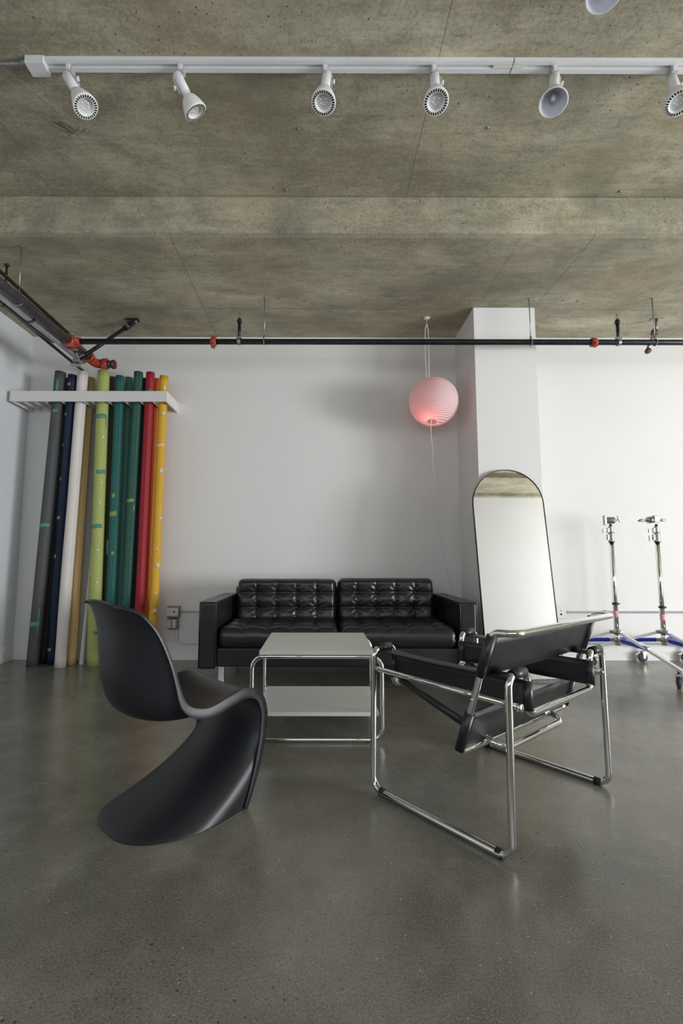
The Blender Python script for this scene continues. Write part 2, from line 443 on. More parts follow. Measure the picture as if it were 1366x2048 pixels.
window('window_1', 6.0, 8.0, 3, 'y'); window('window_2', -1.35, .8, 2, 'x'); window('added_fill_window', -2.55, 1.75, 4, 'y', 1.35, 2.55)  # last window is added, unseen, to house the fill light
# boxed column against the back wall
struct('wall_column', MB().bounds(1.339, 1.8815, 3.985, YW+.02, 0, H1), M['wall'], bevel=.003)
def baseboard(name, x0, x1, y0, y1):
    struct(name, MB().bounds(x0, x1, y0, y1, 0, .135), M['trim'], bevel=.002)
baseboard('baseboard_back', XL, 1.339, YW-.012, YW)
baseboard('baseboard_back_right', 1.8815, XR, YW-.012, YW)
baseboard('baseboard_left', XL, XL+.012, YB, YW-.012)
baseboard('baseboard_column', 1.339, 1.8815, 3.973, 3.985)

# ------------------------------------------------------------------ rolls of paper in the wall rack
RY0 = 4.213
rk = thing('paper_rack', 'white wall-mounted wooden rack holding the coloured paper rolls upright', 'rack', (-2.15, YW, 2.4))
obj('front_board', MB().bounds(-2.85, -1.437, RY0, RY0+.018, 2.378, 2.477), M['rack'], rk, bevel=.002)
obj('back_board', MB().bounds(-2.85, -1.437, YW-.018, YW, 2.378, 2.477), M['rack'], rk, bevel=.002)
for x in (-2.859, -1.437): obj('end_board', MB().bounds(x, x+.018, RY0, YW, 2.378, 2.477), M['rack'], rk, bevel=.002)
for x in (-2.765, -2.665, -2.565, -2.410, -2.198, -2.13, -1.978, -1.82, -1.678, -1.562):
    obj('divider', MB().bounds(x-.005, x+.005, RY0+.018, YW-.018, 2.385, 2.47), M['rack'], rk)

def roll(name, key, bot, top, r, label, flap=0.0, tapes=(), core=True, bulge=()):
    """a hollow roll of paper with an overlapping outer edge; tapes: (height, tall, a0, a1, colour)"""
    b, t_ = V(*bot), V(*top); ax = (t_-b).normalized()
    u = ax.cross(V(0, 1, 0)).normalized(); v = ax.cross(u)      # u = +/-X, v ~ +/-Y
    if u.x < 0: u = -u
    if v.y > 0: v = -v                                             # v points to the camera side
    L = (t_-b).length
    root = thing(name, label, 'paper roll', bot, 'rolls of background paper in the white rack')
    seg = 40; m = MB()
    def rad(a, h):
        # spiral step at angle flap
        k = ((a-flap) % (2*PI))/(2*PI)
        rr = r*(1-.045*(1-k))
        for (h0, h1, a0, amp) in bulge:
            w_ = max(0, 1-abs((a-a0+PI) % (2*PI)-PI)/.9)
            if h0 < h < h1: rr += amp*w_*math.sin(PI*(h-h0)/(h1-h0))
        return rr
    nh = 36
    angs = [flap+2*PI*(k+.02)/seg*.999 for k in range(seg)]+[flap+2*PI*.9995]
    vs = []
    for j in range(nh+1):
        h = L*j/nh
        for a in angs:
            rr = rad(a, h); vs.append(b+ax*h+(u*math.cos(a)+v*math.sin(a))*rr)
    n = len(angs)
    fs = [(j*n+i, j*n+(i+1) % n, (j+1)*n+(i+1) % n, (j+1)*n+i) for j in range(nh) for i in range(n)]
    m.add(vs, fs, True)
    # inner wall and rims
    ri = r*.62
    vi = []
    for h in (0, L):
        for a in angs: vi.append(b+ax*h+(u*math.cos(a)+v*math.sin(a))*ri)
    m.add(vi, [(i, (i+1) % n, n+(i+1) % n, n+i) for i in range(n)], True)
    o0 = 0; oi = len(vs)
    for i in range(n):
        k = (i+1) % n
        m.f.append((i, k, oi+k, oi+i)); m.sm.append(False)
        m.f.append((nh*n+i, nh*n+k, oi+n+k, oi+n+i)); m.sm.append(False)
    obj('paper', m, PM[key], root)
    if core:
        cm = MB(); cm.lathe([(ri*.98, -.0), (ri*.98, L+.004), (ri*.82, L+.004), (ri*.82, 0), (ri*.98, 0)], b, ax, 24)
        obj('cardboard_core', cm, M['card'], root)
    for (h0, tall, a0, a1, col) in tapes:
        tm = MB(); kk = max(4, int(abs(a1-a0)/.15))
        tm.grid(lambda p, q: b+ax*(h0+tall*q+.004*math.sin(p*7))+(u*math.cos(a0+(a1-a0)*p)+v*math.sin(a0+(a1-a0)*p))*(rad(a0+(a1-a0)*p, h0)+.0012), kk, 2)
        obj('tape', tm, TAPE[col], root, solid=.0006)
    return root
FR = PI/2     # angle that faces the camera
roll('paper_roll', 'grey', (-2.558, 4.302, 0), (-2.473, 4.33, 2.698), .0495, 'dark grey paper roll at the left end of the rack, green tape bands around it', FR+.5,
     ((.345, .04, .4, 3.0, 'green'), (1.23, .035, .35, 2.9, 'green'), (2.50, .12, 1.2, 1.7, 'green'), (2.30, .03, .9, 1.9, 'green'), (.25, .26, .62, .82, 'green')), bulge=((1.6, 2.3, 1.2, .006),))
roll('paper_roll', 'black', (-2.514, 4.402, 0), (-2.463, 4.475, 2.688), .041, 'black paper roll behind the dark grey roll', 1.0)
roll('paper_roll', 'navy', (-2.415, 4.362, 0), (-2.356, 4.33, 2.669), .042, 'navy blue paper roll with small lime tape pieces, left of the white roll', FR+.9,
     ((2.56, .025, 1.4, 2.3, 'lime'), (2.27, .03, 1.9, 2.8, 'lime'), (1.98, .03, 2.1, 2.7, 'lime'), (1.66, .03, 2.0, 2.7, 'lime'), (1.30, .03, 1.6, 2.9, 'lime'), (.95, .03, 1.8, 2.6, 'lime'), (.12, .03, 1.5, 2.6, 'lime')),
     bulge=((1.2, 1.7, 2.4, .006), (.3, 1.1, 2.3, .007)))
roll('paper_roll', 'white', (-2.29, 4.266, 0), (-2.261, 4.33, 2.698), .048, 'thick white paper roll standing between the navy and tan rolls', .6, bulge=((.2, 1.4, 2.6, .004),))
roll('paper_roll', 'tan', (-2.25, 4.375, 0), (-2.255, 4.455, 2.69), .045, 'tan paper roll right behind the white roll', 0.5)
roll('paper_roll', 'lgreen', (-2.025, 4.325, 0), (-2.062, 4.33, 2.708), .054, 'thick light green paper roll, widest of the rack', 2.9,
     ((2.24, .04, .5, 2.4, 'green'), (2.16, .10, .45, .62, 'green'), (1.72, .035, .3, 1.8, 'green'), (1.22, .035, .6, 2.8, 'green'), (2.05, .035, .75, 1.1, 'cream'), (1.62, .03, .8, 1.1, 'cream'),
      (1.44, .028, .9, 1.3, 'cream'), (1.01, .025, .9, 1.4, 'cream'), (.72, .028, .9, 1.3, 'cream'), (.28, .03, .2, 1.3, 'green')), bulge=((.0, 1.1, 2.7, .009),))
roll('paper_roll', 'olive', (-1.991, 4.425, 0), (-2.04, 4.47, 2.70), .043, 'dark olive paper roll behind the light green roll', 1.2, ((.98, .14, .9, 1.2, 'white'),))
roll('paper_roll', 'teal', (-1.899, 4.326, 0), (-1.909, 4.33, 2.66), .0405, 'deep teal paper roll between the light green and pale teal rolls', 1.0,
     ((1.50, .04, 1.2, 1.9, 'lime'), (1.33, .045, .7, 2.4, 'lime'), (.98, .03, .9, 1.5, 'lime')))
roll('paper_roll', 'pale', (-1.855, 4.425, 0), (-1.882, 4.47, 2.70), .038, 'pale teal paper roll squeezed in behind the deep teal and green rolls', 1.4)
roll('paper_roll', 'green', (-1.768, 4.326, 0), (-1.735, 4.33, 2.699), .042, 'bottle green paper roll between the pale teal and red rolls', 1.0, ((1.46, .03, .7, 2.5, 'lime'), (1.38, .05, .5, .75, 'lime')))
roll('paper_roll', 'slate', (-1.752, 4.425, 0), (-1.733, 4.47, 2.69), .039, 'dark slate blue paper roll behind the bottle green roll', 1.0)
roll('paper_roll', 'red', (-1.644, 4.327, 0), (-1.622, 4.33, 2.695), .0405, 'crimson red paper roll with one green tape band near its top', FR-.15, ((2.49, .03, .4, 2.8, 'green'),))
roll('paper_roll', 'orange', (-1.629, 4.425, 0), (-1.608, 4.465, 2.685), .038, 'orange paper roll behind the crimson red roll', .9)
roll('paper_roll', 'yellow', (-1.515, 4.328, 0), (-1.493, 4.33, 2.661), .040, 'bright yellow paper roll at the right end of the rack, torn cream tape on it', .35,
     ((2.52, .05, .7, 1.3, 'cream'), (2.28, .04, .6, 1.4, 'cream'), (1.98, .028, .4, 2.7, 'cream'), (1.73, .05, .5, 1.3, 'cream'), (1.30, .03, .3, 1.0, 'cream'),
      (1.02, .03, .9, 1.3, 'cream'), (.86, .05, .3, 1.1, 'cream'), (.62, .03, .6, 1.0, 'cream'), (.45, .05, .5, 1.4, 'cream')), bulge=((1.2, 1.9, .2, .006), (.8, 1.15, .2, .01)))
# slim cone of white paper
tp = MB(); b0, b1 = V(-2.155, 4.372, 0), V(-2.137, 4.46, 1.356)
tp.lathe([(.022, 0), (.017, .5), (.007, 1.35), (.004, 1.36), (.004, 1.35), (.013, .5), (.018, 0), (.022, 0)], b0, b1-b0, 24)
tag(obj('paper_tube', tp, PM['white']), 'slim tapering white paper tube leaning left of the light green roll', 'paper tube')

# ------------------------------------------------------------------ sofa
SX0, SX1, SYF, SYB = -.892, 1.135, 3.50, 4.43
sofa = thing('sofa', 'black tufted leather sofa on chrome legs against the back wall', 'sofa', ((SX0+SX1)/2, (SYF+SYB)/2, 0))
AW = .128
obj('seat_base', MB().bounds(SX0+AW, SX1-AW, SYF+.035, SYB-.02, .165, .30), M['leather'], sofa, bevel=.012, seg=3)
obj('back_frame', MB().bounds(SX0+AW-.01, SX1-AW+.01, SYB-.10, SYB, .165, .70), M['leather'], sofa, bevel=.025, seg=4)
for sx, x0, x1 in ((-1, SX0, SX0+AW), (1, SX1-AW, SX1)):
    arm = obj('armrest', MB().bounds(x0, x1, SYF, SYB, .155, .635), M['leather'], sofa, bevel=.022, seg=4)
    for x in (x0+.006, x1-.006):
        pts = fillet([(x, SYF+.004, .16), (x, SYF+.004, .631), (x, SYB-.03, .631)], .02)
        obj('piping', MB().tube(pts, .0042, 8), M['leather'], arm)
for x, y in ((SX0+.152, SYF+.12), (SX1-.152, SYF+.12), (SX0+.152, SYB-.12), (SX1-.152, SYB-.12)):
    obj('leg', MB().bounds(x-.022, x+.022, y-.022, y+.022, 0, .17), M['chrome'], sofa, bevel=.003)

def nodes1(n, e=9):
    """parameter nodes in [-1,1] dense at the ends"""
    s_ = [math.sin(PI/2*(2*i/(n-1)-1)) for i in range(n)]
    l_ = [2*i/(n-1)-1 for i in range(n)]
    out = []
    for a, b in zip(s_, l_): out.append(.55*a+.45*b)
    edge = [1-.0006*k**2.2 for k in range(e)]
    out = sorted(set([round(x, 5) for x in out+edge+[-x for x in edge]]))
    return out
def cushion(w_, h_, T, nc, nr, xf, depth=.016, bulge=.010, tuft=True, rx=.07, rnd=1, rows=None):
    """puffy cushion: local x width, y height, z thickness (face at +z)"""
    us, vs_ = nodes1(95), nodes1(61); rg = random.Random(rnd)
    ru = rx/(w_/2); rv = rx/(h_/2)
    def side(u, r):
        a = max(0, (abs(u)-(1-r))/r); return math.sqrt(max(0, 1-a**2.3))
    wr_ = [(rg.uniform(0, 6.28), rg.uniform(.6, 1.4)) for _ in range(40)]
    def face(u, v):
        e = side(u, ru)*side(v, rv)
        x, y = u*w_/2, v*h_/2
        z = T/2*e
        if tuft:
            fu = (u+1)/2*nc; fv = (v+1)/2*nr
            du = abs(fu-round(fu))*w_/nc; dv = abs(fv-round(fv))*h_/nr
            iu, iv = round(fu), round(fv)
            su = math.exp(-(du/.006)**2) if 0 < iu < nc else 0
            sv = math.exp(-(dv/.006)**2) if 0 < iv < nr else 0
            pu = math.exp(-(du/.028)) if 0 < iu < nc else 0
            pv = math.exp(-(dv/.028)) if 0 < iv < nr else 0
            z -= depth*.26*max(su, sv)*e + depth*.26*max(pu, pv)*e
            if 0 < iu < nc and 0 < iv < nr:
                d = math.hypot(du, dv); z -= depth*1.1*math.exp(-(d/.030)**1.1)*e
                ph, am = wr_[(int(iu)*7+int(iv)*3) % 40]
                ang = math.atan2((fv-iv), (fu-iu))
                z += .0040*am*math.sin(ang*8+ph)*math.exp(-((d-.042)/.030)**2)*e
            cu, cv = fu % 1, fv % 1
            z += bulge*(math.sin(PI*cu)*math.sin(PI*cv))**.6*e
        z += .0016*math.sin(x*23+y*9+rnd)*e+.0012*math.sin(y*41-x*7)*e
        return z
    m = MB(); nu, nv = len(us), len(vs_)
    P = []
    for v in vs_:
        for u in us:
            # pull the outline into rounded corners
            cu = side(v, rv*1.0); cv = side(u, ru*1.0)
            k = .42*rx
            P.append((u*(w_/2)-math.copysign(k*(1-cu), u)*(abs(u)**6), v*(h_/2)-math.copysign(k*(1-cv), v)*(abs(v)**6), face(u, v)))
    B = [(x, y, -T/2*side(u_, ru)*side(v_, rv)) for (x, y, z), (u_, v_) in zip(P, [(u, v) for v in vs_ for u in us])]
    fs = [(j*nu+i, j*nu+i+1, (j+1)*nu+i+1, (j+1)*nu+i) for j in range(nv-1) for i in range(nu-1)]
    m.add(P, fs, True); m.add(B, [tuple(reversed(f)) for f in fs], True)
    m.v = [tuple(xf @ V(*p)) for p in m.v]
    return m
mid = .135
def weld(o):
    bm = bmesh.new(); bm.from_mesh(o.data); bmesh.ops.remove_doubles(bm, verts=bm.verts, dist=.00005)
    bmesh.ops.recalc_face_normals(bm, faces=bm.faces); bm.to_mesh(o.data); bm.free()
for k, (x0, x1) in enumerate(((SX0+AW+.006, mid-.002), (mid+.002, SX1-AW-.006))):
    wd = x1-x0
    # seat cushion: tufted on top
    xf = Matrix.Translation(((x0+x1)/2, (SYF+.01+4.13)/2, .372)) @ Matrix.Rotation(0, 4, 'X')
    c_ = obj('seat_cushion', cushion(wd, 4.13-SYF-.01, .148, 5, 3, xf, .020, .010, rx=.055, rnd=3+k), M['leather'], sofa, fix=False); weld(c_)
    xf2 = Matrix(((1, 0, 0), (0, 0, -1), (0, 1, 0))).to_4x4()
    tilt = Matrix.Rotation(.10, 4, 'X')
    x0b, x1b = (x0+.035, x1-.004) if k == 0 else (x0+.004, x1-.035)
    xf = Matrix.Translation(((x0b+x1b)/2, 4.165, .588+(.006 if k else 0))) @ Matrix.Rotation(-.10, 4, 'X') @ xf2
    c_ = obj('back_cushion', cushion(x1b-x0b, .375, .18, 5, 3, xf, .024, .009, rx=.05, rnd=11+k), M['leather'], sofa, fix=False); weld(c_)
    for i in range(1, 5):
        for j in range(1, 3):
            p = xf @ V(-(x1b-x0b)/2+(x1b-x0b)*i/5, -.375/2+.375*j/3, .09-.026)
            n_ = (xf.to_3x3() @ V(0, 0, 1)).normalized()
            obj('button', MB().lathe([(0, .004), (.006, .003), (.009, 0), (.009, -.004)], p, n_, 12), M['leather'], c_)

# ------------------------------------------------------------------ two-tier table
tb = thing('side_table', 'low white two-tier table on bent chrome tube frames, in front of the sofa', 'table', (-.023, 2.86, 0))
for y in (2.575, 3.15):
    pts = fillet([(-.366, y, .013), (.321, y, .013), (.321, y, .436), (-.366, y, .436)], .062, True, 9)
    fr = obj('tube_frame', MB().tube(pts, .0112, 16, True), M['chrome'], tb)
    for x in (-.30, .245): obj('foot', MB().cyl((x, y, 0), (x, y, .006), .009), M['rubber'], fr)
    for x, z in ((-.30, .436), (.26, .436)): obj('bolt', MB().lathe([(0, .003), (.004, .002), (.006, 0)], (x, y-.0108, z), (0, -1, 0), 12), M['chrome'], fr)
obj('tabletop', MB().bounds(-.327, .279, 2.556, 3.172, .448, .468), M['laminate'], tb, bevel=.0015)
obj('lower_shelf', MB().bounds(-.345, .303, 2.575, 3.08, .131, .151), M['laminate'], tb, bevel=.0015)
for y in (2.60, 3.06):
    for x0, x1 in ((-.366, -.34), (.298, .321)): obj('shelf_pin', MB().cyl((x0, y-.02 if y < 3 else 3.15, .141), (x1, y, .141), .004), M['chrome'], tb)

# ------------------------------------------------------------------ bent-tube leather armchair
CO = V(.597, 1.58, 0)
cf = V(-.635, .7725, 0).normalized(); cw = V(.7725, .635, 0).normalized()
XC = Matrix(((cw.x, cf.x, 0, CO.x), (cw.y, cf.y, 0, CO.y), (0, 0, 1, 0), (0, 0, 0, 1)))
ctr = XC @ V(.4, .3, 0)
ch = thing('armchair', 'chromed tube armchair with black leather straps, seen from behind on the right', 'armchair', tuple(ctr))
N0, I0, I1, N1, DF = .008, .142, .655, .792, .61
ZT, ZC, ZF, TR = .575, .428, .013, .0127
fp = [(N0, 0, ZF), (N0+.01, 0, ZT), (I0, 0, ZT), (I0, 0, ZC), (I1, 0, ZC), (I1, 0, ZT), (N1-.01, 0, ZT), (N1, 0, ZF),
      (N1, DF, ZF), (N1-.01, DF, ZT), (I1, DF, ZT), (I1, DF, ZC-.02), (I0, DF, ZC-.02), (I0, DF, ZT), (N0+.01, DF, ZT), (N0, DF, ZF)]
rad = [.05, .042, .036, .034, .034, .036, .042, .05, .05, .042, .036, .034, .034, .036, .042, .05]
def part(name, mb, mat, parent=ch, **k): return obj(name, mb, mat, parent, xf=XC, **k)
frm = part('tube_frame', MB().tube(fillet(fp, rad, True, 8), TR, 16, True), M['chrome'])
for a in (N0+.003, N1-.003):
    for b in (.045, DF-.05): part('runner_pad', MB().cyl((a, b-.014, ZF+.001), (a, b+.014, ZF+.001), .0155, seg=16), M['rubber'], frm)
for a, s_ in ((.040, 1), (.760, -1)):
    sr = part('side_rail', MB().cyl((a, DF-.0, .487), (a, -.03 if s_ > 0 else 0, .476), .0105), M['chrome'])
    if s_ > 0: part('end_cap', MB().lathe([(.0105, 0), (.0135, .001), (.0135, .012), (.012, .014), (0, .014)], (a, -.018, .4763), (0, -1, -.015), 20), M['chrome'], sr)
    part('rail_collar', MB().cyl((a, DF-.002, .487), (a-.028*s_, DF-.002, .487), .009), M['chrome'], sr)
    part('rail_collar', MB().cyl((a, -.0, .476), (a-.028*s_, -.0, .476), .008), M['chrome'], sr)
B0, B1 = -.006, .806
bt, bb_ = V(0, .036, .712), V(0, .182, .285)
bp = [(B0, bt.y, bt.z), (B0, -.045, .716), (B1, -.045, .716), (B1, bt.y, bt.z), (B1, bb_.y, bb_.z), (B0, bb_.y, bb_.z)]
bf = part('back_frame', MB().tube(fillet(bp, [.036, .045, .045, .036, .035, .035], True, 8), .0122, 16, True), M['chrome'])
pd = (bb_-bt).normalized()
for a in (B0-.012, B1+.012):
    p = bt+pd*.245; part('bolt', MB().lathe([(0, .003), (.004, .002), (.0055, 0)], (a, p.y, p.z), (-1 if a < .4 else 1, 0, 0), 12), M['chrome'], bf)
sp = [(I0+.004, DF-.03, .437), (I0+.004, .10, .283), (I1-.03, .10, .283), (I1-.03, DF-.03, .437)]
sf = part('seat_frame', MB().tube(fillet(sp, .06, False, 10), .0122, 16), M['chrome'])
part('seat_bracket', MB().cyl((.57, .135, .305), (.535, .125, .325), .006).cyl((.545, .130, .32), (.525, .118, .330), .0115), M['chrome'], sf)
def sheet(name, A0, A1, half, mid_off, sl=.0168, th=.0035, sag=V(0, 0, 0), lab=None, stitch=True, nseg=14, trim=0):
    """leather sheet with sleeves around two tubes centred A0, A1; half = half length vectors along each tube"""
    (c0, h0), (c1, h1) = (A0, half[0]), (A1, half[1])
    m = MB()
    for c, h in ((c0, h0), (c1, h1)):
        ax = h.normalized(); L = h.length*2
        m.lathe([(sl-.003, -L/2), (sl, -L/2), (sl, L/2), (sl-.003, L/2), (sl-.003, -L/2)], c, ax, 22)
    def pt(p, q, off):
        c = c0.lerp(c1, p); h = h0.lerp(h1, p)
        nrm = (c1-c0).cross(h0).normalized()
        return c+h*(2*q-1)*(1-trim*math.sin(PI*p))+sag*math.sin(PI*p)+nrm*(off+mid_off)
    nu = nseg; nv = 5
    vs = [pt(i/(nu-1), j/(nv-1), o_) for o_ in (-th/2, th/2) for j in range(nv) for i in range(nu)]
    fs = []; K = nu*nv
    for j in range(nv-1):
        for i in range(nu-1):
            a = j*nu+i; fs += [(a, a+1, a+nu+1, a+nu), (K+a, K+a+nu, K+a+nu+1, K+a+1)]
    for i in range(nu-1):
        fs += [(i, K+i, K+i+1, i+1), ((nv-1)*nu+i, (nv-1)*nu+i+1, K+(nv-1)*nu+i+1, K+(nv-1)*nu+i)]
    m.add(vs, fs, True)
    o = part(name, m, M['saddle'])
    if stitch:
        ln = (c1-c0).length
        for f in ((sl+.018)/ln, 1-(sl+.018)/ln):
            part('stitching', MB().tube([pt(f, q/12, th/2+.0002) for q in range(13)]+[pt(f, 1-q/12, -th/2-.0002) for q in range(13)], .0009, 6, True), M['rubber'], o)
    return o
hv = pd*.074; c = bt+pd*.085
sheet('back_strap', V(B0, c.y, c.z), V(B1, c.y, c.z), (hv, hv), 0, sag=V(0, -.012, 0))
hv2 = pd*.070; c = bt+pd*.368
sheet('lower_back_strap', V(B0, c.y, c.z), V(B1, c.y, c.z), (hv2, hv2), 0, sag=V(0, -.006, 0))
for a0, a1, nm in ((N0+.032, I0-.022, 'arm_strap'), (I1+.022, N1-.032, 'arm_strap')):
    h = V((a1-a0)/2, 0, 0)
    sheet('arm_strap', V((a0+a1)/2, 0, ZT), V((a0+a1)/2, DF, ZT), (h, h), .0125, sag=V(0, 0, -.008), trim=.28)
for a in (I0, I1):
    h = V(0, 0, .049)
    sheet('side_panel', V(a, 0, .492), V(a, DF, .489), (h, h), 0, sl=.0165)
# seat sling
sa, sb = V(I0+.004, DF-.045, .432), V(I0+.004, .205, .318)
cc = (sa+sb)/2; hh = (sa-sb)/2
sheet('seat_sling', cc, V(I1-.03, cc.y, cc.z), (hh, hh), -.010, sag=V(0, 0, -.012))

# ------------------------------------------------------------------ moulded cantilever chair
th = math.radians(46)
pf = V(math.cos(th), math.sin(th), 0); pr = V(math.sin(th), -math.cos(th), 0)
PF = V(-.288, 1.921, 0)
def PT(s_, r_, z): return PF+pf*s_+pr*r_+V(0, 0, z)
RC = -.224
st = [  # C(s,z), E(s,z), halfwidth, bowl shape, lip depth
    ((-.506, .806), (-.498, .792), .130, 0, .005),
    ((-.501, .796), (-.474, .788), .174, 0, .006),
    ((-.490, .765), (-.432, .765), .205, 0, .008),
    ((-.476, .700), (-.376, .698), .218, 0, .010),
    ((-.468, .600), (-.326, .595), .222, 0, .013),
    ((-.458, .505), (-.296, .510), .222, 0, .017),
    ((-.416, .415), (-.270, .448), .222, 0, .024),
    ((-.330, .366), (-.230, .418), .222, 0, .030),
    ((-.220, .352), (-.170, .408), .222, 0, .034),
    ((-.105, .380), (-.090, .428), .222, 0, .036),
    ((-.010, .412), (-.008, .446), .222, 0, .036),
    ((.058, .412), (.064, .420), .222, .05, .034),
    ((.078, .362), (.096, .350), .222, .2, .030),
    ((.050, .285), (.094, .270), .222, .45, .028),
    ((-.020, .205), (.077, .190), .223, .7, .026),
    ((-.125, .130), (.053, .115), .224, .9, .024),
    ((-.270, .058), (.026, .050), .225, 1, .020),
    ((-.440, .0), (.0, .0), .226, 1, .014)]
rows = 90
cc_ = catmull([(a[0], a[1], 0) for a, b, w_, e, l in st], rows)
ee_ = catmull([(b[0], b[1], 0) for a, b, w_, e, l in st], rows)
ww_ = catmull([(w_, e, l) for a, b, w_, e, l in st], rows)
NC = 36
def prow(k):
    cc, ee, (hw, el, lip) = cc_[k], ee_[k], ww_[k]
    el = min(1, max(0, el))
    t0 = ee_[max(0, k-1)]; t1 = ee_[min(rows-1, k+1)]; d = (t1-t0).normalized(); n2 = (d.y, -d.x)   # underside direction
    out = []
    for s_ in range(NC+1):
        ph = PI*(s_/NC-.5); u = math.sin(ph)
        u2 = u*.5+(.5*(2*s_/NC-1)) if el < .5 else u
        u = u*(el)+(1-el)*(2*s_/NC-1)
        ne = 2.0+.75*max(0, 1-cc.y/.30)**2
        g = (1-el)*(abs(u)**2.4)+el*(1-max(0, 1-min(1, abs(u))**ne)**(1/ne))
        low = max(0, 1-cc.y/.30)*el
        rr = (hw*(1-.045*min(1, el*1.5))+.036*low*min(1, 2.2*(1-g)))*u
        s2 = cc.x+(ee.x-cc.x)*g; z2 = cc.y+(ee.y-cc.y)*g
        out.append((s2, rr, max(0.0, z2)))
    def lipv(sg):
        base = (ee.x, sg*hw, max(0, ee.y))
        fl = []
        for q in (0.0, .5, 1.0):
            fl.append((ee.x+n2[0]*lip*q, sg*(hw+.0015*q), max(0, ee.y+n2[1]*lip*q)))
        return fl
    L, R = lipv(-1), lipv(1)
    row = [L[2], L[1], L[0]]+out+[R[0], R[1], R[2]]
    return [PT(s_, RC+r_, z) for s_, r_, z in row]
pm = MB(); allr = [prow(k) for k in range(rows)]; nc_ = len(allr[0])
pm.add([p for r in allr for p in r], [(j*nc_+i, j*nc_+i+1, (j+1)*nc_+i+1, (j+1)*nc_+i) for j in range(rows-1) for i in range(nc_-1)], True)
pc = obj('moulded_chair', pm, M['plastic'], fix=False)
md = pc.modifiers.new('solid', 'SOLIDIFY'); md.thickness = .008; md.offset = 0; md.use_even_offset = False
bv = pc.modifiers.new('bevel', 'BEVEL'); bv.width = .003; bv.segments = 2; bv.limit_method = 'ANGLE'; bv.angle_limit = .9
tag(pc, 'matte black one-piece moulded plastic cantilever chair at the left front', 'chair')

# ------------------------------------------------------------------ arched mirror leaning on the column
mw, mh, lean, mroll, myaw = .598, 1.699, .106, .02, .02
mr = thing('floor_mirror', 'tall arched mirror with thin black frame leaning against the white column', 'mirror', (1.592, 3.785, 0))
XM = Matrix.Translation((1.592, 3.785, .012)) @ Matrix.Rotation(myaw, 4, 'Z') @ Matrix.Rotation(-mroll, 4, 'Y') @ Matrix.Rotation(-lean, 4, 'X')
def arch(w_, h_, n=40, rb=.035):
    r = w_/2; pts = []
    for k in range(7): a = PI+PI/2*k/6; pts.append((-r+rb+rb*math.cos(a), rb+rb*math.sin(a)))
    for k in range(7): a = 1.5*PI+PI/2*k/6; pts.append((r-rb+rb*math.cos(a), rb+rb*math.sin(a)))
    for k in range(n+1): a = PI*k/n; pts.append((r*math.cos(a), h_-r+r*math.sin(a)))
    return pts
po = arch(mw, mh); pi_ = [(x*(1-.016), .005+(z)*(1-.006)) for x, z in po]
fm = MB(); n = len(po)
vs = [(x, y, z) for (pp, y) in ((po, -.012), (pi_, -.012), (pi_, .012), (po, .012)) for x, z in pp]
fs = []
for q in range(4):
    a0, b0_ = q*n, ((q+1) % 4)*n
    for i in range(n): fs.append((a0+i, a0+(i+1) % n, b0_+(i+1) % n, b0_+i))
fm.add(vs, fs, False)
obj('frame', fm, M['frame'], mr, xf=XM)
obj('glass', MB().prism(pi_, lambda x, y, s_: V(x, -.006 if s_ else .002, y)), M['mirror'], mr, xf=XM)
obj('backing', MB().prism(pi_, lambda x, y, s_: V(x, .003 if s_ else .011, y)), M['frame'], mr, xf=XM)

# ------------------------------------------------------------------ lantern, hook and cords
lc = V(1.015, 4.172, 2.365); LR = .221
ln = thing('paper_lantern', 'round pink paper lantern hanging beside the white column', 'lantern', tuple(lc))
XLN = Matrix.Translation(lc) @ Matrix.Rotation(.16, 4, 'Y') @ Matrix.Rotation(-.28, 4, 'X')
op = .045/LR
def lsp(p, q):
    a = 2*PI*p; lat = -math.acos(op)+q*2*math.acos(op)
    lobes = 30; fr_ = (q*lobes) % 1
    r = LR*math.cos(lat)*(1-.006*math.sin(PI*fr_)**.5)+0
    r *= 1+.004*math.cos(a*8)
    return V(r*math.cos(a), r*math.sin(a), LR*.985*math.sin(lat))
lm = MB().grid(lsp, 72, 181, True, True)
obj('shade', lm, M['lantern'], ln, xf=XLN, fix=True)
for sg in (-1, 1):
    pts = [(.045*math.cos(2*PI*k/24), .045*math.sin(2*PI*k/24), sg*LR*.985*math.sin(math.acos(op))) for k in range(24)]
    obj('rim_wire', MB().tube(pts, .0022, 6, True), M['cord'], ln, xf=XLN)
obj('bulb', MB().lathe([(0, -.03), (.015, -.026), (.026, -.01), (.03, .006), (.026, .022), (.014, .034), (.012, .06), (0, .06)], lc+V(-.045, -.05, -.09), (0, 0, 1), 20), M['pinkbulb'], ln)
l = bpy.data.lights.new('lantern_glow', 'POINT'); l.energy = .55; l.color = (1.0, .26, .22); l.shadow_soft_size = .02
lo = bpy.data.objects.new('lantern_glow', l); C.objects.link(lo); lo.location = lc+V(-.055, -.065, -.140); lo.parent = ln; lo.matrix_parent_inverse = ln.matrix_basis.inverted()
hk = thing('ceiling_hook', 'white round ceiling hook holding the pink lantern', 'hook', (.967, 4.172, H1))
obj('plate', MB().lathe([(0, 0), (.03, 0), (.03, -.005), (.026, -.008), (0, -.008)], (.967, 4.172, H1), (0, 0, 1), 24), M['whitemetal'], hk)
obj('hook', MB().tube([(.967, 4.172, H1-.005), (.967, 4.172, H1-.06)]+[(.967+.009*math.sin(a), 4.172, H1-.069+.009*math.cos(a)) for a in (0, 1, 2, 3, 4, 5)], .0025, 8), M['whitemetal'], hk)
lp = [(.979, 4.172, 2.575), (.981, 4.172, 2.8), (.98, 4.172, 3.02), (.976, 4.172, 3.07), (.967, 4.172, 3.088), (.957, 4.172, 3.07), (.951, 4.172, 3.02), (.948, 4.175, 2.8), (.958, 4.172, 2.575)]
